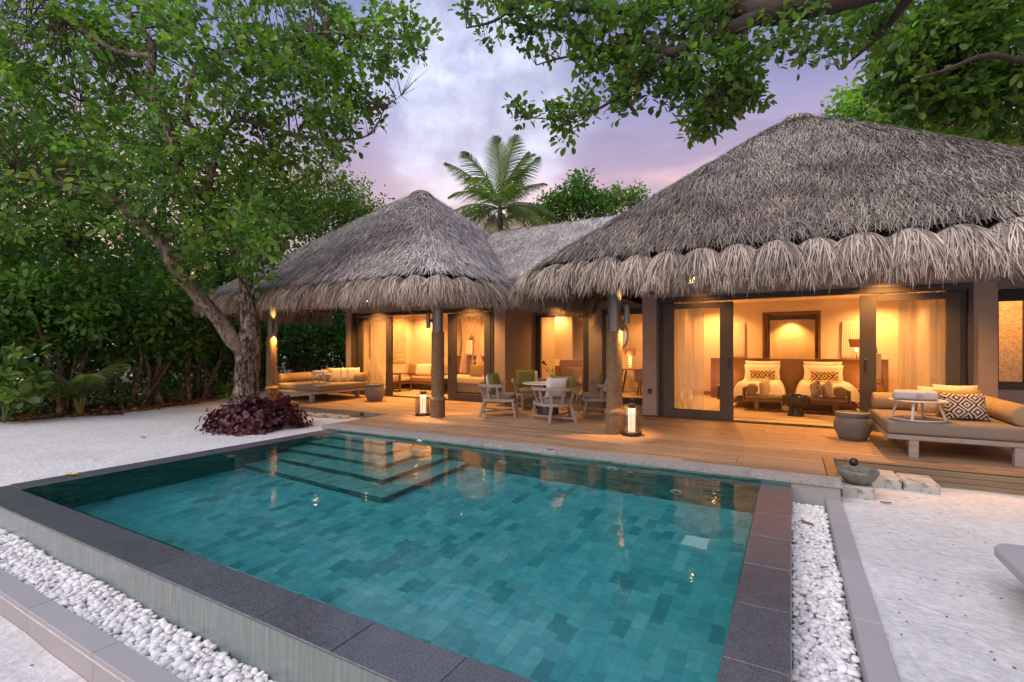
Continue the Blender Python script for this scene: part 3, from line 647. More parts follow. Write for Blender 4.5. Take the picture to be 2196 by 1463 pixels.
# middle link
wall('wall', (-4.76, YM, 0, -4.38, YM+.2, 2.45)); wall('wall', (-3.0, YM, 0, -2.70, YM+.2, 2.45)); wall('wall', (-6.36, YM, 2.453, -2.70, YM+.2, 3.3))
wall('inwall', (-8.5, 16.0, 0, -2.70, 16.1, 2.9), (-6.358, YM+.22, 0, -6.35, 13.9, 2.8), (-2.708, YM+.22, 0, -2.702, 16, 2.8))
wall('inwall', (-5.15, 13.9, 0, -4.55, 14.0, 2.79), (-3.42, 13.6, 0, -3.32, 16, 2.79))
wall('ceil', (-6.35, YM+.22, 2.74, -2.71, 13.95, 2.8), (-8.5, 13.95, 2.74, -2.71, 15.998, 2.8), name='ceiling'); wall('floorin', (-6.35, YM, -.03, -2.71, 13.95, .02), (-8.5, 13.95, -.03, -2.71, 15.998, .02), name='interior_floor')
# recess at the far right with its picture window
wall('plasterg', (2.782, YK, -.0, 3.055, YK+.2, 2.32), (3.055, YK, 0, 5.2, YK+.2, .70), (3.62, YK, .70, 5.2, YK+.2, 2.32)); wall('wall', (2.782, YK, 2.42, 5.2, YK+.2, 3.3))
wall('inwall', (2.79, 14.0, 0, 5.2, 14.1, 2.8)); wall('ceil', (2.79, YK+.2, 2.7, 5.2, 14, 2.76), name='ceiling')
def rect_frame(mb, x0, x1, z0, z1, w, y0, y1, wb=None, wt=None, wr=None, c=.003):
    wb = w if wb is None else wb; wt = w if wt is None else wt; wr = w if wr is None else wr
    mb.box(x0, y0, z0, x0+w, y1, z1, c); mb.box(x1-wr, y0, z0, x1, y1, z1, c)
    mb.box(x0+w+.0005, y0+.001, z0, x1-wr-.0005, y1-.001, z0+wb, c); mb.box(x0+w+.0005, y0+.001, z1-wt, x1-wr-.0005, y1-.001, z1, c)
def pane(parent, x0, x1, z0, z1, y):
    mb = MB(); mb.add([(x0, y, z0), (x1, y, z0), (x1, y, z1), (x0, y, z1)], [(0, 1, 2, 3)]); return obj('pane', mb, 'glass', parent)
def handle(parent, x, y, z):
    mb = MB(); mb.box(x-.02, y-.012, z-.11, x+.02, y, z+.11, .006); obj('handle', mb, 'black', parent)
def slider(name, x0, x1, z0, z1, w, y, wl=None, wr=None, hx=None, gl=(None, None)):
    mb = MB(); wl = wl or w; wr = wr or w
    mb.box(x0, y, z0, x0+wl, y+.05, z1, .003); mb.box(x1-wr, y, z0, x1, y+.05, z1, .003); mb.box(x0+wl, y+.001, z0, x1-wr, y+.049, z0+.17, .003); mb.box(x0+wl, y+.001, z1-.11, x1-wr, y+.049, z1, .003)
    o = vpart(name, mb, 'frame'); pane(o, x0+wl, x1-wr, z0+.17, z1-.11, y+.025)
    if hx: handle(o, hx, y, 1.12)
    return o
# right room doors
mb = MB(); rect_frame(mb, -2.40, 2.49, 0.0, ZH-.001, .055, YR-.025, YR+.12, .02, .10); mb.box(-2.34, YR+.06, .02, -2.08, YR+.12, 2.34); mb.box(2.18, YR+.06, .02, 2.43, YR+.12, 2.34)
mb.box(-2.74, YR-.05, -.0, 2.80, YR-.026, .022, .002); vpart('door_frame', mb, 'frame')
slider('sliding_door', -2.26, -.96, .022, 2.31, .2, YR+.0, .20, .24, -1.03); slider('sliding_door', 1.03, 2.34, .022, 2.31, .2, YR+.0, .23, .17, 1.11)
# left room doors
mb = MB(); rect_frame(mb, -11.87, -6.71, 0, 2.479, .055, YL-.025, YL+.12, .02, .10); mb.box(-11.81, YL+.06, .02, -11.50, YL+.12, 2.37); mb.box(-6.93, YL+.06, .02, -6.77, YL+.12, 2.37)
mb.box(-12.0, YL-.06, 0, -6.5, YL-.026, .022, .002); vpart('door_frame', mb, 'frame')
slider('sliding_door', -11.62, -10.22, .022, 2.36, .2, YL, .2, .24, -10.3); slider('sliding_door', -8.18, -6.80, .022, 2.36, .2, YL, .28, .2, -8.1)
# middle windows
for x0, x1, a in ((-6.34, -4.765, .14), (-4.375, -3.005, .12)):
    mb = MB(); rect_frame(mb, x0, x1, 0, 2.45, a, YM-.02, YM+.08, .14, .16); o = vpart('window', mb, 'frame'); pane(o, x0+a, x1-a, .14, 2.29, YM+.03)
mb = MB(); rect_frame(mb, 3.06, 3.615, .70, 2.415, .05, YK-.02, YK+.1, .14, .20, .18); o = vpart('window', mb, 'black'); pane(o, 3.11, 3.44, .84, 2.21, YK+.03)
mb = MB(); mb.box(2.9, YK+1.9, .3, 4.3, YK+1.95, 2.6); vpart('carved_screen', mb, 'art')
mb = MB(); mb.box(-2.59, YR-.012, .47, -2.50, YR-.001, .57, .004); mb.box(-2.575, YR-.016, .485, -2.515, YR-.012, .555); vpart('socket', mb, 'black')
# skirting + niche trim + niche picture
mb = MB(); mb.box(-2.59, 15.57, .02, -.92, 15.598, .14); mb.box(-2.59, YR+.3, .02, -2.57, 15.57, .14); mb.box(1.6, 15.57, .02, 2.69, 15.598, .14); vpart('skirting', mb, 'teak')
mb = MB(); rect_frame(mb, -.70, .70, .9, 2.42, .06, 15.57, 15.62); rect_frame(mb, -.655, .655, .9, 2.357, .09, 15.63, 15.78, wt=.02); vpart('niche_frame', mb, 'darkwood')

# ---- thatched roofs
def superr(x, y, a, b, p=9.): u, v = abs(x)/a, abs(y)/b; return (u**p+v**p)**(1/p)
def prof(r): return r-.045*sin(pi*min(r, 1))+.0   # slight sag
class Roof:
    def __init__(s, cx, cy, a, b, zt, ze): s.c = (cx, cy); s.a = a; s.b = b; s.zt = zt; s.ze = ze
    def z(s, x, y):
        r = ((np.abs((x-s.c[0])/s.a))**7+(np.abs((y-s.c[1])/s.b))**7)**(1/7)
        rr = np.sqrt(r*r+.0052)
        return s.zt-(s.zt-s.ze)*(rr-.045+.004*np.sin(pi*np.clip(r, 0, 1))), r
RR = Roof(.12, 12.0, 4.38, 4.68, 6.26, 2.70); RL = Roof(-10.05, 12.0, 4.42, 4.55, 6.27, 2.76)
def border(rf, th, r=1.):
    c, s_ = cos(th), sin(th); k = 1/(abs(c)**7+abs(s_)**7)**(1/7)
    return rf.c[0]+rf.a*c*k*r, rf.c[1]+rf.b*s_*k*r
def roof_base(rf):
    mb = MB(); nu, nv = 120, 24
    def f(u, v):
        x, y = border(rf, 2*pi*u, v*1.0+1e-4); z, _ = rf.z(np.float64(x), np.float64(y)); return (x, y-0, float(z)-.02)
    mb.grid(f, nu, nv)
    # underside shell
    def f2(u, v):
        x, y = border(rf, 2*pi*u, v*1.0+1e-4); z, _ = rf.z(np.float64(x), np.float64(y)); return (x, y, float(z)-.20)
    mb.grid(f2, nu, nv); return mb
def strands(name, V0, Dn, Nn, L, Wd, lift=.03):
    "blades from V0 along Dn; slightly raised in the middle"
    n = len(V0); L = L[:, None]; Wd = Wd[:, None]; Sx = unit(np.cross(Dn, Nn))
    bend = Sx*rng.normal(0, .06, (n, 1))*L
    A = V0-Nn*.012; B = V0+Dn*L*.5+Nn*lift*rng.uniform(.4, 1.2, (n, 1))+bend*.5; C = V0+Dn*L+Nn*lift*rng.uniform(-.2, 1.0, (n, 1))+bend*1.6
    V = np.stack([A-Sx*Wd, A+Sx*Wd, B-Sx*Wd, B+Sx*Wd, C-Sx*Wd*.35, C+Sx*Wd*.35], 1).reshape(-1, 3)
    b = np.arange(n)[:, None]*6; F = np.concatenate([b+np.array([[0, 1, 3, 2]]), b+np.array([[2, 3, 5, 4]])], 0)
    return npmesh(name, V, F)
def roof_strands(rf, n, name, visible, wd=1.):
    x = rf.c[0]+rng.uniform(-1, 1, n)*rf.a; y = rf.c[1]+rng.uniform(-1, 1, n)*rf.b
    z, r = rf.z(x, y); k = (r < .955) & visible(x, y); x, y, z = x[k], y[k], z[k]; e = 1e-3
    dx = (rf.z(x+e, y)[0]-z)/e; dy = (rf.z(x, y+e)[0]-z)/e
    Nn = unit(np.stack([-dx, -dy, np.ones_like(dx)], 1)); D = unit(np.stack([-dx, -dy, -(dx*dx+dy*dy)], 1))
    S_ = np.cross(D, Nn); low = np.sin(x*2.3+np.sin(y*3.1))*.12
    ang = rng.normal(0, .2, len(x))+low; D2 = unit(D*np.cos(ang)[:, None]+S_*np.sin(ang)[:, None])
    return strands(name, np.stack([x, y, z], 1)+Nn*rng.uniform(-.01, .03, (len(x), 1)), D2, Nn, rng.uniform(.25, .62, len(x)), wd*rng.uniform(.005, .0125, len(x)), .045)
def make_bundle(seed, w=.47):
    r = np.random.default_rng(seed); out = []
    V = []; F = []; o = 0
    for cnt, spread, ln0, ln1, y0, wd in ((270, 1.35, .38, .62, -.01, .0062), (120, 1.15, .34, .52, .05, .014)):
        x = r.uniform(-.5, .5, cnt)*w; arch = 1-(2*x/w)**2; zt = .105*arch-.02; L = r.uniform(ln0, ln1, cnt)*np.where(r.random(cnt) < .12, 1.12, 1); L = L*(1-.10*(1-arch)); sh = r.normal(0, .05)
        fx = x*spread+sh+r.normal(0, .085, cnt); out_ = r.uniform(.5, 1.0, cnt)*.42; y0 = y0-.07*arch
        P0 = np.stack([x, y0, zt], 1)
        P1 = np.stack([x+(fx-x)*.3, y0-out_*.5, zt-L*.22], 1)
        P2 = np.stack([x+(fx-x)*.7, y0-out_*.85, zt-L*.6], 1)
        P3 = np.stack([fx+r.normal(0, .03, cnt), y0-out_*(.95+r.uniform(-.1, .25, cnt)), zt-L], 1)
        P = [P0, P1, P2, P3]; wv = [wd, wd*1.1, wd*.9, wd*.25]
        a = r.uniform(-.6, .6, cnt); S_ = np.stack([np.cos(a), np.sin(a), np.zeros(cnt)], 1)
        Q = []
        for p, q in zip(P, wv): Q += [p-S_*q, p+S_*q]
        Vn = np.stack(Q, 1).reshape(-1, 3); b = np.arange(cnt)[:, None]*8+o
        V.append(Vn); F += [b+np.array([[0, 1, 3, 2]]), b+np.array([[2, 3, 5, 4]]), b+np.array([[4, 5, 7, 6]])]; o += len(Vn)
    me = npmesh('eave_bundle', np.concatenate(V), np.concatenate(F)); me.materials.append(M['fringe']); return me
BUN = [make_bundle(100+i) for i in range(7)]
ropemb = MB(); ropemb.tube([(-.235+.47*t/10, -.02-.075*(1-(2*t/10-1)**2), .105*(1-(2*t/10-1)**2)-.010) for t in range(11)], .0075, 6)
ROPE = ropemb.mesh('eave_rope'); ROPE.materials.append(M['ropeb'])
def make_roof(rf, name, n, th0, th1, vis, lab, tm='thatch'):
    root = vpart(name, roof_base(rf), 'thatchb', smooth=True)
    root['label'] = lab
    me = roof_strands(rf, n, 'thatch_strands', vis, .68 if tm == 'thatch' else 1.); obj('thatch_strands', me, tm, root, kind='stuff')
    # bundles along the eave by arc length
    pts = [border(rf, th0+(th1-th0)*i/1600) for i in range(1601)]; cum = [0]
    for p, q in zip(pts, pts[1:]): cum.append(cum[-1]+math.dist(p, q))
    nb = round(cum[-1]/.455); k = 0
    for i in range(nb):
        s = (i+.5)*cum[-1]/nb
        while cum[k+1] < s: k += 1
        p = pts[k]; q = pts[min(k+12, 1600)]; p0 = pts[max(k-12, 0)]; t = Vector((q[0]-p0[0], q[1]-p0[1])).normalized()
        rz = math.atan2(t.y, t.x)   # border runs anticlockwise: outward is to the right of travel = local -y
        o = bpy.data.objects.new('eave_bundle', random.choice(BUN)); col.objects.link(o); o.parent = root
        o.location = (p[0], p[1], rf.ze+.02+random.uniform(-.012, .012)); o.rotation_euler = (random.uniform(-.05, .05), random.uniform(-.05, .05), rz); o.scale = (cum[-1]/nb/.455*1.02*random.choice((1, -1)), random.uniform(.9, 1.1), random.uniform(.92, 1.08))
        o = bpy.data.objects.new('eave_rope', ROPE); col.objects.link(o); o.parent = root
        o.location = (p[0], p[1], rf.ze+.02); o.rotation_euler = (0, 0, rz); o.scale = (cum[-1]/nb/.455, 1, 1)
    return root
def cap(rf, root):
    n = 900; th = rng.uniform(0, 2*pi, n); q = rng.uniform(.0, .16, n); x = rf.c[0]+np.cos(th)*q; y = rf.c[1]+np.sin(th)*q; z = rf.zt+.10-q*.25
    D = unit(np.stack([np.cos(th), np.sin(th), -.75-q], 1)); Nn = unit(np.stack([np.cos(th)*.6, np.sin(th)*.6, np.ones(n)], 1))
    obj('ridge_cap', strands('ridge_cap', np.stack([x, y, z], 1), D, Nn, rng.uniform(.25, .5, n), rng.uniform(.006, .012, n), .03), 'thatch', root, kind='stuff')
rR = make_roof(RR, 'thatched_roof', 125000, -pi*1.02, .04, lambda x, y: (y < 13.3), 'tall thatched hip roof over the bedroom')
rL = make_roof(RL, 'thatched_roof', 80000, -pi*1.02, pi*.30, lambda x, y: (y < 13.0) | (x > -8), 'smaller-looking thatched hip roof over the sitting room', 'thatchl')
cap(RR, rR); cap(RL, rL)
# link roof between the two
mb = MB(); lx0, lx1, ry, rz_ = -7.6, -1.6, 12.6, 4.92
def lz(y): return rz_-(abs(y-ry))*.72
mb.add([(lx0, 9.7, lz(9.7)), (lx1, 9.7, lz(9.7)), (lx1, ry, rz_), (lx0, ry, rz_), (lx0, 15.5, lz(15.5)), (lx1, 15.5, lz(15.5))], [(0, 1, 2, 3), (3, 2, 5, 4)])
mb.add([(lx0, 9.7, lz(9.7)-.2), (lx1, 9.7, lz(9.7)-.2), (lx1, ry, rz_-.2), (lx0, ry, rz_-.2), (lx0, 15.5, lz(15.5)-.2), (lx1, 15.5, lz(15.5)-.2)], [(0, 1, 2, 3), (3, 2, 5, 4)])
lr = vpart('thatched_roof', mb, 'thatchb'); lr['label'] = 'low thatched ridge roof linking the two tall roofs'
n = 26000; x = rng.uniform(lx0, lx1, n); y = rng.uniform(10.2, 12.75, n); z = rz_-np.abs(y-ry)*.72
Dn = unit(np.stack([rng.normal(0, .18, n), -np.ones(n), -.72*np.ones(n)], 1)); Nn = np.tile(unit(np.array([[0, -.72, 1.]])), (n, 1))
obj('thatch_strands', strands('thatch_strands', np.stack([x, y, z], 1), Dn, Nn, rng.uniform(.2, .45, n), rng.uniform(.0035, .0085, n), .03), 'thatchl', lr, kind='stuff')
# rafters and ring beams under the eaves
def rafters(rf, ths):
    for th in ths:
        a = border(rf, th, .985); b = border(rf, th, .35); za = float(rf.z(np.float64(a[0]), np.float64(a[1]))[0])-.27; zb = float(rf.z(np.float64(b[0]), np.float64(b[1]))[0])-.27
        mb = MB(); mb.bar((*a, za), (*b, zb), .06, .10); vpart('rafter', mb, 'darkwood')
rafters(RR, [-pi+.1*k for k in range(-1, 9)]+[-2.2, -2.0, -1.8, -1.57, -1.3]); rafters(RL, [-pi+.12*k for k in range(0, 9)]+[-1.9, -1.6, -1.3, -1.0, -.8, -.5, -.2, .1, .3])
for x0, x1, y0, y1, z in ((-3.4, 3.6, 8.08, 8.16, 2.62), (-12.75, -6.2, 8.15, 8.23, 2.66)):
    mb = MB(); mb.box(x0, y0, z-.10, x1, y1, z+.06); vpart('eave_beam', mb, 'darkwood')
for x, y0, z in ((-2.5, 8.1, 2.62), (-3.35, 8.1, 2.62), (-12.6, 8.15, 2.66), (-6.4, 8.15, 2.66)):
    mb = MB(); mb.box(x-.04, y0, z-.09, x+.04, y0+5.5, z+.05); vpart('eave_beam', mb, 'darkwood')
# posts, rope-wrapped below
for (x, y, zr) in ((-2.55, 7.95, 1.68), (-6.35, 8.1, 1.74), (-12.02, 8.25, 1.70)):
    mb = MB(); mb.lathe([(.112, zr-.1), (.112, 2.75)], 24, (x, y, 0)); p = vpart('post', mb, 'steel')
    pr = [(.150, 0)]; z = .0
    while z < .30: pr += [(.152, z+.004), (.146, z+.011)]; z += .013
    pr += [(.135, .31), (.165, .33), (.168, .36), (.160, .39), (.130, .41)]; z = .42
    while z < zr: pr += [(.136, z+.004), (.130, z+.011)]; z += .013
    pr += [(.112, zr+.005)]
    mb = MB(); mb.lathe(pr, 28, (x, y, 0)); obj('rope_wrap', mb, 'rope', p, smooth=True)

# ------------------------------------------------------------------ lamps on the deck
def wall_lamp(x, y, z, dx, label):
    "up-and-down cylinder lamp; dx: side of the post it sits on"
    t = thing('wall_lamp', label, 'lamp', (x, y, z)); c = .10*dx
    mb = MB(); r0 = .046
    mb.lathe([(r0, -.15), (r0, .15), (r0-.004, .15), (r0-.004, -.15), (r0, -.15)], 20, (c, 0, 0), caps=False); obj('shade', mb, 'steel', t, smooth=False)
    mb = MB(); mb.box(min(0, c), -.02, -.03, max(0, c), .02, .03); obj('bracket', mb, 'black', t)
    mb = MB(); mb.disc((c, 0, -.11), .036, 14); mb.disc((c, 0, .11), .036, 14); obj('bulb', mb, 'bulb', t)
    plight('SPOT', (x+c, y, z-.13), 230, size=.03, rot=(0, R(11*dx), 0), spot=62, blend=.9); plight('SPOT', (x+c, y, z+.13), 70, size=.03, rot=(R(180), R(-12*dx), 0), spot=70, blend=.9)
def lamp_on(px, py, y0, dx): pass
wall_lamp(-2.55+.118, 7.92, 1.96, 1, 'dark cylinder lamp on the right side of the pool-side post nearest the dining chairs')
wall_lamp(-6.35-.118, 8.06, 1.98, -1, 'dark cylinder lamp on the left side of the post by the open sitting room')
wall_lamp(-12.02+.118, 8.22, 1.97, 1, 'dark cylinder lamp on the post beside the big tree trunk')
def lantern(loc, label, rz=0):
    t = thing('floor_lantern', label, 'lantern', loc, rz, 'wire floor lanterns'); r = .155
    mb = MB(); mb.lathe([(r, 0), (r+.006, .012), (r+.006, .05), (r-.01, .06), (.06, .062)], 28); obj('base', mb, 'black', t)
    mb = MB(); mb.lathe([(.057, .06), (.057, .44)], 20); obj('light_tube', mb, 'lampem', t, smooth=False)
    mb = MB(); mb.lathe([(.06, .44), (.06, .50), (.045, .505)], 20); obj('cap', mb, 'black', t)
    mb = MB()
    for k in range(17): z = .075+k*.0185; mb.tube([(r*cos(a), r*sin(a), z) for a in [2*pi*i/20 for i in range(21)]], .0036, 4, False)
    for k in range(8):
        a = 2*pi*k/8+.2; mb.tube([(r*cos(a), r*sin(a), .05), (r*cos(a), r*sin(a), .38), (r*.86*cos(a), r*.86*sin(a), .43), (r*.5*cos(a), r*.5*sin(a), .475), (.055*cos(a), .055*sin(a), .485)], .0042, 4, False)
    obj('wire_cage', mb, 'black', t)
    mb = MB(); mb.tube([(.05*cos(a), 0, .50+.085*sin(a)) for a in [pi*i/12 for i in range(13)]], .005, 6); obj('handle', mb, 'black', t)
    plight('POINT', (loc[0], loc[1]-.0, loc[2]+.25), 5, size=.15, c=(1, .5, .25))
lantern((-2.25, 7.92, .0), 'lit wire lantern standing right of the rope-wrapped post nearest the pool corner')
lantern((-6.72, 8.08, .0), 'lit wire lantern standing left of the post in front of the sitting room', .4)
def downlight(x, y, z, e, label, inside=False, spot=95, rot=None):
    t = thing('ceiling_light', label, 'ceiling light', (x, y, z)); mb = MB(); mb.lathe([(.05, -.012), (.05, 0)], 18); obj('trim', mb, 'black' if not inside else 'white', t)
    mb = MB(); mb.disc((0, 0, -.014), .036, 16); obj('bulb', mb, 'bulb', t); plight('SPOT', (x, y, z-.03), e, size=.035, spot=spot, blend=.7, rot=rot)
downlight(-1.62, 9.85, 2.80, 260, 'small downlight under the eave left of the bedroom opening', spot=120); downlight(1.35, 9.85, 2.80, 230, 'small downlight under the eave right of the bedroom opening', spot=120)
downlight(-10.75, 10.4, 2.8, 340, 'small downlight under the eave above the left sitting room door', spot=120); downlight(-7.4, 10.4, 2.8, 290, 'small downlight under the eave above the right sitting room door', spot=120)
downlight(-5.0, 11.7, 2.78, 78, 'small downlight under the link roof near the dark landing', spot=150)
downlight(-11.6, 9.3, 2.75, 70, 'small downlight under the eave above the far daybed', spot=140)
downlight(1.7, 8.75, 2.66, 110, 'small downlight under the eave above the near daybed', spot=110)
# ceiling lights indoors
ce = [(-1.9, 14.9, 2.715, 190), (1.9, 14.9, 2.715, 190), (-1.3, 12.4, 2.715, 100), (1.3, 12.4, 2.715, 100)]
for i, (x, y, z, e) in enumerate(ce): downlight(x, y, z, e, ['left rear', 'right rear', 'left front', 'right front'][i]+' recessed light in the bedroom ceiling', True, 150)
downlight(0, 16.12, 2.39, 110, 'recessed light inside the wall niche behind the beds', True, 110)
for i, (x, y, e) in enumerate(((-11.3, 13.2, 170), (-10.6, 11.8, 140), (-9.3, 14.4, 190), (-7.9, 12.1, 140))): downlight(x, y, 2.735, e, ['rear left', 'front left', 'rear right', 'front right'][i]+' recessed light in the sitting room ceiling', True, 150)
downlight(-5.6, 13.6, 2.735, 110, 'recessed light in the link room ceiling behind the left window', True, 150); downlight(-3.9, 15.0, 2.735, 90, 'recessed light in the link room ceiling behind the desk', True, 150); downlight(-7.0, 15.2, 2.735, 110, 'recessed light in the link room ceiling near the rear wall', True, 150)
plight('AREA', (3.6, 12.6, 2.69), 40, size=1.)  # unseen area light added to brighten the screen behind the recess window

# ------------------------------------------------------------------ daybeds
def daybed(loc, rz, label, mirror=1, w=1.55, d=1.8):
    t = thing('daybed', label, 'daybed', loc, rz, 'low wooden daybeds on the deck')
    x0, x1 = -w/2, w/2; y0, y1 = -d/2, d/2; F = 'greyteak'
    mb = MB(); mb.box(x0, y0, .225, x1, y1, .285, .008); mb.box(x0-.001, y1-.04, .286, x1, y1, .40, .006)
    sx = (x1-.04, x1) if mirror > 0 else (x0, x0+.04); mb.box(sx[0], y0+.25*0, .286, sx[1], y1-.041, .40, .006); obj('frame', mb, F, t)
    for a in (x0+.28, x1-.28):
        for b in (y0+.06, y1-.25): mb = MB(); mb.box(a-.05, b-.05, 0, a+.05, b+.05, .224, .006); obj('leg', mb, F, t)
    mb = MB(); mb.box(x0+(.042 if mirror < 0 else .004), y0+.006, .288, x1-(.042 if mirror > 0 else .004), y1-.045, .458)
    mo = obj('mattress', mb, 'fabricg', t); bv = mo.modifiers.new('round', 'BEVEL'); bv.width = .045; bv.segments = 4; mo.data.polygons.foreach_set('use_smooth', [True]*len(mo.data.polygons))
    def roll(a, b, r):
        a = Vector(a); b = Vector(b); n = (b-a).normalized(); mb = MB(); k = [0, .012, .03]; q = []
        P = [a, a+n*.012, a+n*.035, b-n*.035, b-n*.012, b]; mb.tube(P, [r-.022, r-.008, r, r, r-.008, r-.022], 28); o = obj('bolster', mb, 'fabric', t, smooth=True)
        m = MB(); u = n.orthogonal().normalized(); v = n.cross(u); mid = (a+b)/2; m.tube([mid+(u*cos(z)+v*sin(z))*(r+.001) for z in [2*pi*i/28 for i in range(29)]], .003, 4, False); obj('piping', m, 'fabricg', o)
        return o
    r = .135
    if mirror > 0: roll((x1-.18, y0+.18, .455+r-.01), (x1-.18, y1-.08, .455+r-.01), r); roll((x0+.03, y1-.2, .455+r-.01), (x1-.36, y1-.2, .455+r-.01), r)
    else: roll((x0+.18, y0+.12, .455+r-.01), (x0+.18, y1-.05, .455+r-.01), r); roll((x0+.40, y1-.2, .455+r-.01), (x1-.03, y1-.2, .455+r-.01), r)
    return t
daybed((1.87, 8.92, 0), 0, 'low daybed with taupe mattress on the right-hand deck, towel table on it', 1)
daybed((-11.56, 9.48, 0), 0, 'low daybed between the big tree and the sitting room doors', -1, 1.92, 1.85)
def towel_table(loc, label, s=1.):
    t = thing('tray_table', label, 'table', loc, .3, 'small round white tables standing on the daybeds')
    mb = MB(); mb.lathe([(.28*s, .245), (.31*s, .25), (.315*s, .262), (.30*s, .268), (.28*s, .262), (.02, .262)], 32); obj('table_top', mb, 'wash', t)
    mb = MB(); mb.tube([(.29*s*cos(a), .29*s*sin(a), .014) for a in [2*pi*i/32 for i in range(33)]], .012, 6, False); obj('base_ring', mb, 'wash', t)
    for k in range(4):
        a = 2*pi*k/4+.9; mb = MB(); mb.bar((.285*s*cos(a), .285*s*sin(a), .02), (.21*s*cos(a), .21*s*sin(a), .25), .028, .022, (cos(a), sin(a), 0)); obj('leg', mb, 'wash', t)
towel_table((1.47, 8.36, .456), 'white round table holding towels on the near right daybed'); towel_table((-10.97, 9.0, .456), 'white round table holding towels on the far left daybed', .92)
def towel(loc, rz, L, label, logo=False, flip=1):
    t = thing('rolled_towel', label, 'towel', loc, rz, 'rolled towels on the daybed tables'); r = .058
    P = [(-L/2, 0, r), (-L/2+.02, 0, r), (0, 0, r), (L/2-.015, 0, r), (L/2, 0, r)]; mb = MB(); mb.tube(P, [r*.7, r*.97, r, r*.98, r*.9], 20, True); obj('roll', mb, 'towel', t, smooth=True)
    e = MB()
    for q in range(3):
        pts = [(flip*(L/2+.002+.002*q), (r*.9-k*.0017)*cos(k*.55+q), r+(r*.9-k*.0017)*sin(k*.55+q)) for k in range(28)]; e.tube(pts, .0045, 4)
    obj('roll_end', e, 'towelend', t)
    if logo:
        m = MB()
        for k in range(6):
            a = k*pi/3; cx_, cz_ = .03+.0*k+.02*cos(a), .02*sin(a)
            pts = [(cx_+.011*cos(b), 0, cz_+.011*sin(b)) for b in [2*pi*i/10 for i in range(11)]]
            pts = [(p[0], -sqrt(max(0, r*r-p[2]**2))-.0012, p[2]+r) for p in pts]; m.tube(pts, .0014, 4, False)
        for k in range(4):
            for j in range(3): z = -.02+k*.011; yy = -sqrt(r*r-z*z)-.0012; x = .068+j*.008; m.tube([(x, yy, z+r-.003), (x+.004, yy, z+r+.003)], .0012, 4)
        obj('emblem', m, 'framed', t)
towel((1.42, 8.27, .724), .06, .46, 'front rolled towel with a dark printed emblem on the near daybed table', True); towel((1.45, 8.395, .724), .12, .46, 'rear rolled towel on the near daybed table')
towel((1.44, 8.52, .724), .1, .42, 'rolled towel behind the other two on the near daybed table')
towel((-11.0, 8.93, .70), .1, .40, 'front rolled towel on the far daybed table', flip=-1); towel((-11.02, 9.05, .70), .06, .40, 'rear rolled towel on the far daybed table', flip=-1)
G = 'scatter cushions on the daybeds'
cushion('cushion', 'ikat', .48, .36, .15, (2.00, 8.62, .64), (R(-22), 0, R(8)), 'black and white diamond-patterned cushion on the near daybed', group=G)
cushion('cushion', 'mustard', .50, .38, .12, (1.98, 8.80, .66), (R(-20), 0, R(2)), 'mustard cushion behind the patterned one on the near daybed', group=G)
cushion('cushion', 'cream', .52, .40, .14, (1.83, 8.98, .67), (R(-18), 0, R(-14)), 'ivory textured cushion leaning behind the mustard one on the near daybed', group=G)
cushion('cushion', 'cream', .50, .42, .14, (2.05, 9.24, .68), (R(-16), 0, R(0)), 'rearmost ivory cushion on the near daybed', group=G)
cushion('cushion', 'ikat', .46, .36, .14, (-11.75, 9.75, .64), (R(-20), 0, R(0)), 'patterned cushion behind the towel table on the far daybed', group=G)
cushion('cushion', 'mustard', .42, .38, .12, (-11.45, 9.80, .66), (R(-18), 0, R(40)), 'mustard cushion on the far daybed', group=G)
for i, (x, y, a) in enumerate(((-11.15, 9.78, 52), (-10.98, 9.98, 58), (-10.86, 10.12, 62))):
    cushion('cushion', 'cream', .42, .40, .14, (x-.15, y, .66), (R(-15), 0, R(a)), ['left of three', 'middle of three', 'right of three'][i]+' ivory cushions lined up on the far daybed', group=G)
# drums
def drum(loc, s, label):
    t = thing('drum_stool', label, 'side table', loc, 0, 'grey ceramic drum tables'); mb = MB()
    mb.lathe([(r*s, z*s) for r, z in [(.16, 0), (.18, .01), (.205, .07), (.238, .14), (.25, .21), (.245, .28), (.225, .33), (.205, .355), (.205, .36)]], 36); obj('body', mb, 'pot', t, smooth=True)
    mb = MB(); mb.lathe([(r*s, z*s) for r, z in [(.205, .362), (.222, .365), (.225, .415), (.218, .42), (.20, .42), (.195, .405), (.02, .405)]], 36); obj('lid', mb, 'pot', t)
drum((.83, 9.22, 0), 1., 'large grey drum table beside the bedroom opening'); drum((-9.75, 9.72, 0), 1.08, 'grey drum table in front of the sitting room doors')
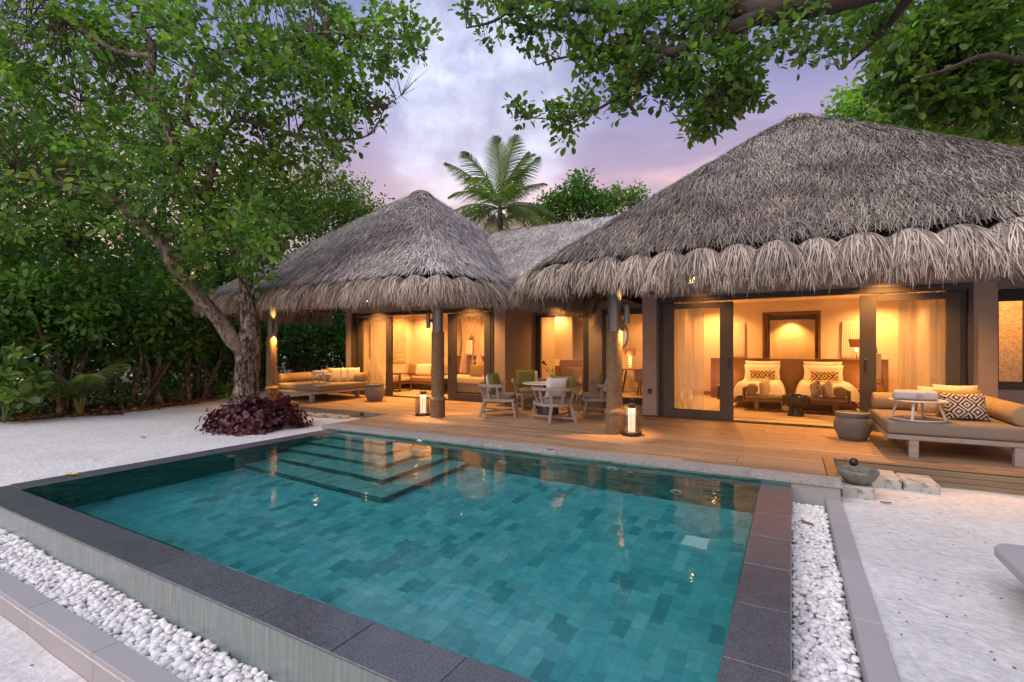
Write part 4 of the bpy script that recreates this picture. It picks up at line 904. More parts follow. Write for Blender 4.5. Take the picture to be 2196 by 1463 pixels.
# ------------------------------------------------------------------ dining set
def chair(loc, rz, label):
    t = thing('dining_chair', label, 'chair', loc, rz, 'slatted tub chairs round the dining table'); G_ = 'greyteak'; t.scale = (1.18, 1.18, 1)
    ring = [(.31*cos(a)*1.02, .30*sin(a)) for a in [pi+pi*i/16 for i in range(17)]]
    P = [(x, y, .34) for x, y in ring]; P = [(-.315, .27, .34)]+P+[(.315, .27, .34)]
    mb = MB()
    for a, b in zip(P, P[1:]): mb.bar(a, b, .028, .055)
    mb.bar(P[0], P[-1], .028, .055); obj('seat_ring', mb, G_, t)
    for sx in (-1, 1):
        mb = MB(); mb.bar((sx*.30, .25, .33), (sx*.325, .30, 0), .042, .034, (0, 1, 0), .003); obj('leg', mb, G_, t)
        mb = MB(); mb.bar((sx*.16, -.26, .33), (sx*.22, -.33, 0), .042, .034, (0, 1, 0), .003); obj('leg', mb, G_, t)
    mb = MB(); mb.bar((-.315, .285, .085), (.22, -.31, .085), .03, .03); obj('stretcher', mb, G_, t)
    mb = MB(); mb.bar((.315, .285, .116), (-.22, -.31, .116), .03, .03); obj('stretcher', mb, G_, t)
    A = [pi*.93+pi*1.14*i/20 for i in range(21)]; rail = [(.40*cos(a), .375*sin(a)-.01, .645+.0*i) for i, a in enumerate(A)]
    mb = MB()
    for a, b in zip(rail, rail[1:]): mb.bar(a, b, .026, .06)
    obj('top_rail', mb, G_, t)
    for k in range(7):
        a = pi*1.0+pi*k/6; mb = MB(); up = (cos(a), sin(a), 0); mb.bar((.312*cos(a), .295*sin(a), .34), (.392*cos(a), .368*sin(a)-.01, .63), .048, .018, up); obj('slat', mb, G_, t)
    mb = MB()
    def f(u, v):
        a = 2*pi*u; k = 1/((abs(cos(a)))**3.4+(abs(sin(a)))**3.4)**(1/3.4); r = .285*min(1, v*1.25); zz = .455 if v < .8 else .455-(v-.8)*.5
        e = 1-.04*max(0, (v-.8)/.2)**2; return (r*cos(a)*k*e, r*sin(a)*k*e+.0, zz if v < .8 else .455-.085*((v-.8)/.2)**1.6)
    mb.grid(f, 28, 10); obj('seat_pad', mb, 'fabricg', t, smooth=True)
    return t
TC = (-4.55, 9.6)
def pc(x, y): return math.atan2(TC[1]-y, TC[0]-x)-pi/2
CH = [(-5.36, 8.95, 'slatted tub chair left of the round table, seen from behind its left side'), (-3.95, 8.72, 'slatted tub chair nearest the pool with its back to the camera'), (-5.35, 10.4, 'slatted tub chair on the far side of the round table'), (-3.58, 10.0, 'slatted tub chair right of the round table, partly behind the post')]
GC = 'cushions on the dining chairs'
for i, (x, y, lb) in enumerate(CH):
    a = pc(x, y)+[-.25, .12, .1, .15][i]; chair((x, y, 0), a, lb); f = Vector((-sin(a), cos(a), 0)); s = Vector((cos(a), sin(a), 0))
    nm = ['left', 'front', 'far', 'right'][i]
    p = Vector((x, y, .60))-f*.23+s*(-.07); cushion('cushion', 'whitec', .44, .40, .13, p+Vector((0, 0, .065)), (R(14), 0, a+.12), 'pale cushion on the '+nm+' dining chair', group=GC)
    p = Vector((x, y, .63))-f*.10+s*.12; cushion('cushion', 'green', .46, .42, .13, p+Vector((0, 0, .06)), (R(12), 0, a-.35), 'olive green cushion on the '+nm+' dining chair', group=GC)
t = thing('dining_table', 'round white-topped table among the four slatted chairs', 'table', (*TC, 0))
mb = MB(); mb.lathe([(.02, .630), (.40, .632), (.54, .645), (.555, .655), (.55, .662), (.02, .662)], 44); obj('table_top', mb, 'tabletop', t)
mb = MB(); mb.lathe([(.24, 0), (.24, .02), (.19, .30), (.11, .45), (.10, .63)], 28); obj('pedestal', mb, 'framed', t, smooth=True)
t = thing('orchid_pot', 'white pot with a purple orchid on the dining table', 'plant', (-4.42, 9.55, .662))
mb = MB(); mb.lathe([(.045, 0), (.06, .01), (.068, .13), (.06, .13), (.055, .11), (.01, .11)], 20); obj('pot', mb, 'whitec', t)
mb = MB(); mb.tube([(0, 0, .1), (-.06, 0, .22), (-.12, .02, .36), (-.20, .02, .44)], .004, 5); mb.tube([(0, 0, .1), (.02, 0, .24), (.0, 0, .33)], .004, 5); mb.tube([(0.02, 0, .1), (.08, 0, .17), (.09, 0, .22)], .004, 5); obj('stem', mb, 'stem', t)
c_ = np.array([[-.2, .02, .45]]*9+[[-.17, .02, .42]]*3); me = leafmesh('flower', c_+rng.normal(0, .008, c_.shape), rng.normal(size=c_.shape), .055, .02); obj('flower', me, 'orchid', t)
c_ = np.array([[-.02, 0, .12]]*4+[[.0, 0, .30]]*3+[[.09, 0, .2]]*3+[[-.16, 0, .3]]*3, float); me = leafmesh('leaf', c_, rng.normal(size=c_.shape)+np.array([0, 0, .5]), .09, .018); obj('leaves', me, 'lfg', t)

# ------------------------------------------------------------------ stone bowls, ladles, blocks, lounger
def foot_bowl(loc, s, label, rot=0):
    t = thing('stone_bowl', label, 'bowl', loc, rot, 'stone foot-washing bowls'); mb = MB()
    mb.lathe([(r*s, z*s) for r, z in [(.07, 0), (.10, .005), (.155, .06), (.185, .115), (.195, .155), (.188, .162), (.172, .158), (.165, .12), (.13, .07), (.06, .045), (.01, .04)]], 36, sx=1, sy=.92); obj('body', mb, 'stonebowl', t, smooth=True)
    mb = MB(); mb.lathe([(.15*s, .105*s), (.01, .106*s)], 30); obj('bowl_water', mb, 'framed', t)
def ladle(loc, rz, label, tilt=-50):
    t = thing('coconut_ladle', label, 'ladle', loc, rz, 'coconut-shell ladles'); import bmesh
    mb = MB(); mb.lathe([(.003, -.045)]+[(.045*cos(a), .045*sin(a)) for a in [-pi/2+pi*i/12 for i in range(1, 12)]]+[(.003, .045)], 20); obj('shell', mb, 'coconut', t, smooth=True)
    mb = MB(); mb.tube([(0, 0, -.0), (0, .08*cos(R(tilt)), .08*sin(R(tilt))), (0, .2*cos(R(tilt)), .2*sin(R(tilt)))], .009, 8); obj('handle', mb, 'teak' if tilt < -30 else 'coconut', t)
foot_bowl((.64, 6.56, -.08), 1., 'grey stone bowl on a mossy block at the right corner of the deck'); ladle((.60, 6.55, .155), R(200), 'dark coconut ladle resting in the near stone bowl', -58)
foot_bowl((-7.86, 7.62, -.16), .85, 'grey stone bowl half hidden behind the left corner of the pool deck'); ladle((-7.82, 7.42, .03), R(80), 'dark coconut ladle lying beyond the left corner of the pool deck', -8)
for (x0, y0, x1, y1, z, lb) in ((.475, 6.38, .775, 6.84, -.075, 'mossy stone block under the stone bowl'), (.80, 7.02, 1.09, 7.50, -.085, 'mossy stone step block left of the pair at the deck edge'), (1.105, 7.02, 1.43, 7.5, -.10, 'pale stone step block right of the pair at the deck edge')):
    t = thing('stone_block', lb, 'stone', ((x0+x1)/2, (y0+y1)/2, -.3), random.uniform(-.02, .02), 'stone step blocks'); mb = MB(); w, d = (x1-x0)/2, (y1-y0)/2; mb.box(-w, -d, 0, w, d, z+.3, .014); obj('block', mb, 'slab', t)
for i, (x, y, a) in enumerate(((-9.3, 7.66, .2), (-8.75, 7.66, .0), (-9.9, 7.6, .1))):
    mb = MB(); mb.lathe([(.25, 0), (.26, .03), (.24, .05), (.01, .052)], 18, sx=1.15, sy=.6); t = thing('stepping_stone', ['middle', 'rightmost', 'leftmost'][i]+' flat stepping stone along the left deck edge', 'stone', (x, y, -.14), a, 'flat stepping stones'); obj('slab', mb, 'slab', t)
t = thing('sun_lounger', 'rounded corner of a grey lounger at the right edge of the sand', 'lounger', (2.2, 3.4, -.12))
def rr(x0, y0, x1, y1, r, n=8):
    o = []
    for cx_, cy_, a0 in ((x1-r, y1-r, 0), (x0+r, y1-r, pi/2), (x0+r, y0+r, pi), (x1-r, y0+r, 1.5*pi)): o += [(cx_+r*cos(a0+pi/2*i/n), cy_+r*sin(a0+pi/2*i/n)) for i in range(n+1)]
    return o
mb = MB(); P = rr(-1.03, -1.9, .9, 1.10, .14); n = len(P)
prof_ = [(0, .155), (.012, .165), (0.012, .205), (-.0, .218)]
for off, z in prof_: mb.v += [(x*(1+off*.5), y*(1+off*.5), z) for x, y in P]
for k in range(3): mb.f += [(k*n+i, k*n+(i+1) % n, (k+1)*n+(i+1) % n, (k+1)*n+i) for i in range(n)]
mb.f += [tuple(range(3*n, 4*n)), tuple(reversed(range(n)))]; obj('pad', mb, 'kerb', t)
for a, b in ((-.55, .8), (.6, .8), (-.55, -1.6), (.6, -1.6)): mb = MB(); mb.box(a-.03, b-.03, -.12, a+.03, b+.03, .156); obj('leg', mb, 'kerb', t)

# ------------------------------------------------------------------ indoors: bedroom
def curtain(name, x0, x1, y, z0, z1, folds, m, label, amp=.07, flare=0., cat='curtain'):
    mb = MB()
    def f(u, v): return (x0+(x1-x0)*u+flare*(u-.5)*(1-v), y+amp*sin(u*folds*2*pi)*(1-.3*v)+.006*sin(u*folds*3+v*2), z0+(z1-z0)*v)
    mb.grid(f, folds*16, 3); return obj(name, mb, m, smooth=True, label=label, cat=cat)
curtain('curtain', -2.25, -1.55, YR+.42, .03, 2.70, 5, 'sheer', 'sheer curtain inside the left sliding door of the bedroom'); curtain('curtain', -2.3, -1.75, YR+.5, .03, 2.70, 5, 'sheer', 'second sheer layer at the bedroom left door jamb')
curtain('curtain', 1.62, 2.55, YR+.42, .03, 2.70, 7, 'sheer', 'sheer curtain inside the right sliding door of the bedroom'); curtain('curtain', 2.05, 2.6, YR+.5, .03, 2.70, 5, 'sheer', 'second sheer layer at the bedroom right door jamb')
curtain('curtain', -11.5, -10.85, YL+.4, .03, 2.72, 6, 'sheer', 'sheer curtain behind the left sitting room door'); curtain('curtain', -7.15, -6.6, YL+.4, .03, 2.72, 5, 'sheer', 'sheer curtain behind the right sitting room door')
t = thing('headboard', 'wide wooden headboard wall behind the two beds', 'headboard', (.02, 14.95, 0))
for a_, b_ in ((-2.0, -.52), (.56, 2.05)): mb = MB(); mb.box(a_, 0, .02, b_, .1, 1.12, .004); obj('side_panel', mb, 'redwood', t)
mb = MB()
mb = MB(); mb.box(-.518, -.015, .02, .558, .10, 1.13, .004); obj('centre_panel', mb, 'teak', t); mb = MB(); mb.box(-2.02, -.05, 1.122, -.52, .12, 1.14); mb.box(.56, -.05, 1.122, 2.07, .12, 1.14); obj('ledge', mb, 'redwood', t)
def bed(x0, x1, label, side):
    t = thing('single_bed', label, 'bed', ((x0+x1)/2, 13.7, .02), 0, 'white twin beds'); w = (x1-x0)/2
    mb = MB(); mb.box(-w-.03, -1.12, .12, w+.03, 1.1, .26, .01); mb.box(-w+.1, -1., 0, w-.1, 1., .12); obj('bed_base', mb, 'redwood', t)
    mb = MB()
    def f(u, v):
        a = 2*u-1; x = a*(w+.02); z = .58-.30*max(0, (abs(a)-.72)/.28)**2; y = -1.13+2.2*v; z -= .30*max(0, (.08-v)/.08)**2; return (x, y, z+.012*sin(7*v+5*u)*sin(9*u))
    mb.grid(f, 24, 24); obj('duvet', mb, 'linen', t, smooth=True)
    mb = MB(); mb.tube([(-w-.02, -.0, .30), (-w*.86, -.02, .52), (-w*.4, -.04, .60), (0, -.04, .612), (w*.4, -.04, .60), (w*.86, -.02, .52), (w+.02, 0, .30)], .028, 8); obj('duvet_fold', mb, 'cream', t, smooth=True)
bed(-1.20, -.14, 'twin bed on the left seen through the bedroom opening', -1); bed(.12, 1.30, 'twin bed on the right seen through the bedroom opening', 1)
GP = 'bed pillows'
for i, x in enumerate((-.66, .70)):
    s = ['left', 'right'][i]
    cushion('pillow', 'linen', .84, .44, .16, (x, 14.76, .86), (R(-10), 0, 0), 'rear white pillow on the '+s+' bed', 'pillow', GP); cushion('pillow', 'linen', .86, .46, .16, (x, 14.50, .77), (R(-22), 0, 0), 'front white pillow on the '+s+' bed', 'pillow', GP)
    cushion('cushion', 'ikatg', .60, .32, .12, (x+.02, 14.28, .70), (R(-28), 0, 0), 'gold and black patterned cushion on the '+s+' bed', group='patterned bed cushions')
t = thing('bench', 'long wooden daybench at the foot of the twin beds', 'bench', (.06, 12.3, .02)); mb = MB(); mb.box(-.98, -.24, .22, .98, .24, .27, .004); obj('bench_frame', mb, 'redwood', t)
for sx in (-1, 1): mb = MB(); mb.box(sx*.98-.018, -.25, .22, sx*.98+.018, .25, .52, .004); obj('arm', mb, 'redwood', t)
for sx in (-.72, .74):
    for sy in (-.19, .19): mb = MB(); mb.box(sx-.045, sy-.03, 0, sx+.045, sy+.03, .22, .003); obj('leg', mb, 'redwood', t)
mb = MB(); mb.box(-.955, -.24, .272, .955, .22, .36, .022); obj('seat_pad', mb, 'fabric', t)
for sx in (-1, 1): mb = MB(); mb.tube([(sx*.82, -.23, .475), (sx*.82, -.21, .475), (sx*.82, .19, .475), (sx*.82, .21, .475)], [.10, .118, .118, .1], 24); obj('bolster', mb, 'fabric', t, smooth=True)
GB = 'cushions on the bench'
cushion('cushion', 'cream', .38, .36, .13, (-.50, 12.22, .55), (R(0), R(-18), R(68)), 'ivory cushion leaning at the left end of the bench', group=GB); cushion('cushion', 'cream', .38, .36, .13, (.66, 12.18, .54), (0, R(20), R(112)), 'ivory cushion leaning at the right end of the bench', group=GB); cushion('cushion', 'ikat', .38, .36, .13, (.46, 12.24, .54), (0, R(20), R(112)), 'patterned cushion leaning at the right end of the bench', group=GB)
t = thing('bowl_table', 'dark bowl-shaped side table in front of the bench', 'side table', (.09, 11.62, .02)); mb = MB(); mb.lathe([(.16, 0), (.155, .015), (.105, .17), (.10, .19), (.16, .205), (.215, .26), (.245, .34), (.25, .42), (.24, .425), (.22, .37), (.02, .34)], 32); obj('body', mb, 'framed', t, smooth=True)
mb = MB(); mb.box(-.09, -.06, 0, .09, .06, .05, .004); obj('box', mb, 'framed', None, loc=(.09, 11.62, .425), label='small dark box on the bowl-shaped side table', cat='box')
t = thing('niche_art', 'pale embossed panel standing in the lit wall niche', 'artwork', (.02, 16.4, .02)); mb = MB(); mb.box(-.56, 0, .5, .62, .03, 2.22, .004); obj('panel', mb, 'artw', t)
mb = MB()
for k in range(9): r = .10+k*.05; mb.tube([(.03+r*cos(a), -.004, 1.38+r*sin(a)*1.15) for a in [2*pi*i/40 for i in range(41)]], .003, 4, False)
obj('relief', mb, 'artw', t)
for x0, x1, s in ((-1.75, -1.15, 'left'), (1.17, 1.75, 'right')):
    t = thing('wall_panel', 'wavy relief artwork on the bedroom wall '+s+' of the niche', 'artwork', ((x0+x1)/2, 15.59, 1.15)); w = (x1-x0)/2; mb = MB(); mb.box(-w, -.05, 0, w, 0, .98, .003); obj('backing', mb, 'cream', t)
    mb = MB(); k = 0; x = -w+.02
    while x < w-.02: ph = x*9; mb.tube([(x+.02*sin(z*3+ph), -.055, z*.98) for z in [i/10 for i in range(11)]], .008, 5); x += .042
    obj('ribs', mb, 'linen', t, smooth=True)
for x, s in ((-1.55, 'left'), (1.62, 'right')):
    t = thing('nightstand', 'wooden night stand at the '+s+' of the beds', 'nightstand', (x, 14.7, .02)); mb = MB(); mb.box(-.22, -.2, .35, .22, .2, .39); mb.box(-.22, -.2, 0.0, -.2, .2, .35); mb.box(.2, -.2, 0, .22, .2, .35); obj('body', mb, 'redwood', t)
    mb = MB(); mb.box(-.06, -.05, .39, .05, .03, .47); mb.box(.08, -.04, .39, .15, .03, .45); obj('items', mb, 'steel', t)
    plight('POINT', (x, 14.55, .62), 6, size=.06)
t = thing('table_lamp', 'wicker-shaded lamp with a lit bulb at the right of the beds', 'lamp', (1.42, 14.9, 1.14)); mb = MB(); mb.lathe([(.13, .30), (.17, .50), (.165, .50), (.125, .30)], 20, caps=False); obj('lamp_shade', mb, 'shade', t)
mb = MB(); mb.tube([(0, 0, 0), (0, 0, .42)], .01, 6); obj('stem', mb, 'black', t); mb = MB(); mb.lathe([(.005, .20), (.03, .22), (.032, .25), (.005, .28)], 12); obj('bulb', mb, 'bulb', t, smooth=True); plight('POINT', (1.42, 14.82, 1.36), 12, size=.04)
mb = MB(); mb.box(-1.6, 10.8, .021, 1.75, 12.9, .03); obj('rug', mb, 'rug', label='flat woven rug under the bedroom bench', cat='rug')
t = thing('ladder', 'leaning towel ladder seen through the right bedroom door', 'ladder', (1.75, 13.0, .02), R(62)); mb = MB()
mb.bar((-.25, 0, 0), (.05, .45, 1.9), .04); mb.bar((.15, 0, 0), (.45, .45, 1.9), .04); obj('rails', mb, 'teak', t)
for k in range(5): f_ = .15+k*.18; mb = MB(); mb.bar((-.25+.3*f_, .45*f_, 1.9*f_), (.15+.3*f_, .45*f_, 1.9*f_), .03); obj('rung', mb, 'teak', t)
mb = MB(); mb.box(-.12, -.03, .0, .16, .02, .55, .01); obj('towel', mb, 'linen', None, loc=(1.60, 13.05, .75), rot=(0, 0, R(62)), label='white towel hung on the leaning ladder', cat='towel')

# ------------------------------------------------------------------ indoors: sitting room
t = thing('wall_art', 'tall carved mandala panel on the left wall of the sitting room', 'artwork', (-12.03, 13.1, 0)); mb = MB(); mb.box(0, -.36, .92, .04, .36, 2.36, .004); obj('panel', mb, 'art', t)
mb = MB()
for k in range(1, 8): r_ = .09*k; mb.tube([(.043, r_*cos(a), 1.64+r_*sin(a)) for a in [2*pi*i/40 for i in range(41)] if abs(r_*cos(a)) < .34 and abs(r_*sin(a)) < .7], .010, 4, False)
obj('carving', mb, 'inwall', t)
t = thing('wall_art', 'second carved panel behind the left sliding door of the sitting room', 'artwork', (-12.03, 12.05, 0)); mb = MB(); mb.box(0, -.3, 1.1, .04, .05, 2.2, .004); obj('panel', mb, 'art', t)
t = thing('sofa', 'low wooden sofa with ochre seat against the rear wall of the sitting room', 'sofa', (-10.45, 13.25, .02)); mb = MB(); mb.box(-1.55, -.4, .2, .6, .6, .26); mb.box(-1.5, -.38, 0, -1.44, .5, .2); mb.box(.52, -.38, 0, .6, .5, .2); obj('frame', mb, 'redwood', t)
mb = MB(); mb.box(-1.53, -.38, .262, .58, .58, .42, .03); obj('seat', mb, 'fabric', t)
GS = 'cushions on the sitting room seats'
for i, (x, y, m_, lb) in enumerate(((-11.75, 13.6, 'ikatg', 'patterned cushion at the left end of the sofa'), (-11.45, 13.62, 'linen', 'first white cushion on the sofa'), (-11.15, 13.62, 'linen', 'second white cushion on the sofa'), (-10.75, 13.6, 'mustard', 'ochre cushion on the middle of the sofa'), (-10.4, 13.6, 'fabric', 'khaki cushion near the right end of the sofa'), (-10.1, 13.5, 'ikat', 'patterned cushion at the right end of the sofa'))):
    cushion('cushion', m_, .46, .44, .15, (x, y, .66), (R(-14), 0, R([0, 5, -4, 0, -10, -30][i])), lb, group=GS)
t = thing('armchair', 'dark wooden armchair with cream pad behind the left sliding door', 'armchair', (-11.25, 12.15, .02), R(-80)); 
for sx in (-.33, .33):
    mb = MB(); mb.bar((sx, .36, 0), (sx, .36, .56), .05); mb.bar((sx, -.3, 0), (sx, -.42, .56), .05); mb.bar((sx, -.46, .56), (sx, .40, .56), .06, .03); mb.bar((sx, -.38, .05), (sx, .36, .05), .04); mb.bar((sx, -.30, .22), (sx, -.62, .92), .05); mb.bar((sx, .36, .28), (sx, -.34, .20), .05); obj('side_frame', mb, 'darkwood', t)
mb = MB(); mb.bar((-.33, -.6, .88), (.33, -.6, .88), .05); mb.bar((-.33, .36, .27), (.33, .36, .27), .05); obj('cross_rail', mb, 'darkwood', t)
mb = MB(); mb.bar((0, -.3, .33), (0, .38, .40), .60, .10, (0, 0, 1), .02); obj('seat_pad', mb, 'cream', t); mb = MB(); mb.bar((0, -.34, .38), (0, -.58, .88), .58, .10, (0, 1, 0), .02); obj('back_pad', mb, 'cream', t)
t = thing('bowl_table', 'dark bowl-shaped table behind the post in the sitting room', 'side table', (-9.4, 12.25, .02)); mb = MB(); mb.lathe([(.2, 0), (.19, .015), (.12, .22), (.13, .235), (.26, .30), (.32, .40), (.33, .46), (.31, .465), (.02, .45)], 32); obj('body', mb, 'framed', t, smooth=True)
t = thing('cabinet', 'wooden media cabinet seen through the right sitting room door', 'cabinet', (-10.15, 14.9, .02)); mb = MB(); mb.box(-.75, 0, 0, .75, .2, 1.1, .004); obj('body', mb, 'redwood', t); mb = MB(); mb.box(.05, -.01, .55, .5, .0, 1.0); obj('mirror', mb, 'mirror', t); mb = MB(); mb.box(-.8, -.05, 1.102, .8, .22, 1.12); obj('top', mb, 'redwood', t)
t = thing('ladder', 'leaning ladder behind the right sitting room door', 'ladder', (-10.25, 14.55, .02)); mb = MB(); mb.bar((-.28, 0, 0), (-.14, .55, 2.05), .045); mb.bar((.28, 0, 0), (.14, .55, 2.05), .045); obj('rails', mb, 'teak', t)
for k in range(5): f_ = .2+k*.19; w = .28-.14*f_; mb = MB(); mb.bar((-w, .55*f_, 2.05*f_), (w, .55*f_, 2.05*f_), .03); obj('rung', mb, 'teak', t)
mb = MB(); mb.box(-.15, -.04, 0, .15, .03, .5, .01); obj('towel', mb, 'linen', None, loc=(-10.2, 14.8, 1.2), label='white towel on the sitting room ladder', cat='towel')
t = thing('single_bed', 'pale couch bed seen through the right sitting room door', 'bed', (-8.8, 12.9, .02)); mb = MB(); mb.box(-.9, -.5, .05, .9, .5, .3, .01); obj('bed_base', mb, 'fabricg', t); mb = MB(); mb.box(-.92, -.52, .302, .92, .52, .52, .06); obj('duvet', mb, 'cream', t, smooth=False)
cushion('cushion', 'mustard', .42, .40, .16, (-8.45, 12.7, .72), (R(-10), 0, R(20)), 'round-looking mustard cushion on the pale couch bed', group=GS); cushion('cushion', 'mustard', .42, .40, .16, (-8.4, 13.05, .80), (R(-10), 0, R(-10)), 'upper mustard cushion on the pale couch bed', group=GS)
for (x0, x1, lb) in ((-9.75, -9.25, 'left'), (-9.2, -8.7, 'right')):
    mb = MB()
    def f(u, v): s_ = (v-.45)/.55 if v > .45 else (v-.45)*.5; w = abs(s_)*1.0+.12; x = ((x0+x1)/2)+(u-.5)*w*(.9)+(.25 if lb == 'left' else -.25)*0; return (x+.3*s_*(1 if lb == 'left' else -1), 13.55+.04*sin(u*30), .6+2.1*v)
    mb.grid(f, 30, 14); obj('net_drape', mb, 'net', smooth=True, label='tied net drape at the '+lb+' of the couch bed', cat='curtain')
mb = MB(); mb.box(-10.28, 13.15, .421, -10.19, 13.24, 2.74); obj('bed_post', mb, 'redwood', label='wooden canopy pole inside the sitting room', cat='pole')

# ------------------------------------------------------------------ indoors: link rooms
t = thing('mirror', 'tall rectangular mirror behind the left link window', 'mirror', (-7.05, 15.98, 0)); mb = MB(); mb.box(-.26, -.03, 1.2, .26, 0, 2.2, .003); obj('frame', mb, 'teak', t); mb = MB(); mb.box(-.24, -.036, 1.22, .24, -.031, 2.18); obj('glass', mb, 'mirror', t)
t = thing('console', 'wooden console behind the left link window', 'console', (-7.0, 15.5, .02)); mb = MB(); mb.box(-.95, -.2, 0, -.32, .2, 1.0, .004); mb.box(-.2, -.2, 0, .2, .2, .80, .004); mb.box(.21, -.2, .0, .85, .2, 1.0, .004); obj('body', mb, 'redwood', t)
mb = MB(); mb.box(-.16, 0, 0, .16, .012, .22); obj('photo', mb, 'linen', None, loc=(-7.02, 15.36, .825), rot=(R(-10), 0, 0), label='small framed sketch on the console', cat='picture')
def desk(x, y, lb, w=.7):
    t = thing('desk', lb, 'desk', (x, y, .02)); mb = MB(); mb.box(-w, -.3, .72, w, .3, .76, .004); obj('table_top', mb, 'teak', t)
    for sx in (-1, 1): mb = MB(); mb.bar((sx*(w-.12), -.2, 0), (sx*(w-.25), -.2, .72), .05); mb.bar((sx*(w-.12), .2, 0), (sx*(w-.25), .2, .72), .05); mb.bar((sx*(w-.13), -.2, .1), (sx*(w-.13), .2, .1), .04); obj('leg_frame', mb, 'darkwood', t)
def tubchair(x, y, rz, lb):
    t = thing('desk_chair', lb, 'chair', (x, y, .02), rz, 'upholstered desk chairs'); mb = MB()
    def f(u, v): a = pi+pi*u; return (.27*cos(a)*(1+.12*v), .25*sin(a)*(1+.12*v), .38+.40*v)
    mb.grid(f, 16, 4); mb.lathe([(.24, .36), (.25, .46), (.02, .47)], 20); obj('shell', mb, 'fabric', t, smooth=True)
    for a in range(4): mb = MB(); mb.bar((.14*cos(a*pi/2+.78), .14*sin(a*pi/2+.78), .38), (.22*cos(a*pi/2+.78), .22*sin(a*pi/2+.78), 0), .03); obj('leg', mb, 'teak', t)
desk(-5.85, 15.0, 'wooden desk behind the left link window', .5); tubchair(-5.7, 14.4, 0, 'ochre tub chair at the desk behind the left link window')
desk(-4.25, 15.4, 'wooden desk with stacked-pebble lamp behind the right link window', .6); tubchair(-3.85, 14.85, 0, 'ochre tub chair behind the right link window')
t = thing('table_lamp', 'stacked white pebble lamp with straw shade behind the right link window', 'lamp', (-4.42, 15.4, .78)); mb = MB()
for k in range(5): mb.lathe([(.005, .01+k*.075), (.05, .02+k*.075), (.068, .045+k*.075), (.05, .072+k*.075), (.005, .082+k*.075)], 16)
obj('base', mb, 'linen', t, smooth=True); mb = MB(); mb.lathe([(.16, .40), (.16, .62), (.156, .62), (.156, .40)], 24, caps=False); obj('lamp_shade', mb, 'shade', t); plight('POINT', (-4.42, 15.2, 1.1), 12, size=.08)
t = thing('round_mirror', 'oval twig-framed mirror on the rear wall of the link room', 'mirror', (-4.98, 15.97, 1.85)); mb = MB()
P = [(.30*cos(a), 0, .46*sin(a)) for a in [2*pi*i/32 for i in range(33)]]
for k in range(5): mb.tube([(p[0]*(1+.03*k), -.01*k, p[2]*(1+.03*k)) for p in P], .010, 5, False)
obj('frame', mb, 'darkwood', t); mb = MB(); mb.disc((0, .0, 0), .29, 32, (0, -1, 0)); o = obj('glass', mb, 'mirror', t); o.scale = (1, 1, 1.5)

# ------------------------------------------------------------------ trees and plants
def limb_tube(mb, pts, n=10, wob=.07, sub=5):
    "pts: (Vector, radius) joined by a smooth curve"
    P = [p for p, r in pts]; Rr = [r for p, r in pts]; out = []; rad = []
    for i in range(len(P)-1):
        p0 = P[max(i-1, 0)]; p1 = P[i]; p2 = P[i+1]; p3 = P[min(i+2, len(P)-1)]
        for k in range(sub):
            t = k/sub; q = .5*((2*p1)+(p2-p0)*t+(2*p0-5*p1+4*p2-p3)*t*t+(3*p1-p0-3*p2+p3)*t**3); out.append(q); rad.append(Rr[i]+(Rr[i+1]-Rr[i])*t)
    out.append(P[-1]); rad.append(Rr[-1]); mb.tube(out, rad, n, True, wob); return out, rad
def twigs(mb, C, limbpts, frac=1., r0=.012, lim=3.2):
    LP = np.array([tuple(p) for p in limbpts])
    for c in C:
        if random.random() > frac: continue
        d = np.linalg.norm(LP-c+np.array([0, 0, .12]), axis=1); a = LP[int(np.argmin(d))]; L = np.linalg.norm(c-a)
        if L > lim: a = c+(a-c)*lim*.7/L
        m = (a+c)/2+np.array([random.uniform(-.12, .12), random.uniform(-.12, .12), random.uniform(-.1, .18)])*min(1, L)
        r = r0*(.6+.5*min(L, 2)); mb.tube([a, a*.5+m*.5+np.array([0, 0, .04]), m, c], [r, r*.8, r*.6, r*.3], 4, False)
def tree(name, label, loc, limbs, blobs, per, rad, size, leaf='lf', twl=3.2, bark='bark', cat='tree', group=None, twf=.8, quad=False, ratio=.30, twr=.012, dmul=1.1, trunkm=None):
    """limbs: list of [(Vector,r)...] (first is the trunk); blobs: (centre, radius, clusters)"""
    t = thing(name, label, cat, loc, 0, group); L = Vector(loc); allp = []
    for i, lb in enumerate(limbs):
        mb = MB(); p, r = limb_tube(mb, [(Vector(q)-L, rr) for q, rr in lb], 14 if i == 0 else 10); allp += p[len(p)//3:] if i == 0 else p
        obj('trunk' if i == 0 else 'limb', mb, (trunkm or bark) if i == 0 else bark, t, smooth=True)
    C = np.concatenate([ell(n, Vector(c)-L, (r, r*dmul, r*.92) if not hasattr(r, '__len__') else r, .35) for c, r, n in blobs])
    C = C+rng.normal(0, .05, C.shape)
    if twf: mb = MB(); twigs(mb, C, allp, twf, twr, twl); obj('twigs', mb, 'twig', t, kind='stuff')
    B, D, LL = clusters(C, per, rad, size); me = leafmesh('crown', B, D, LL, LL*ratio*rng.uniform(.8, 1.15, len(LL)), quad=quad); obj('crown', me, leaf, t)
    return t
def pb(px, py, d, rp, n): c = at(px, py, d); return (c, rp/FOC*d, n)
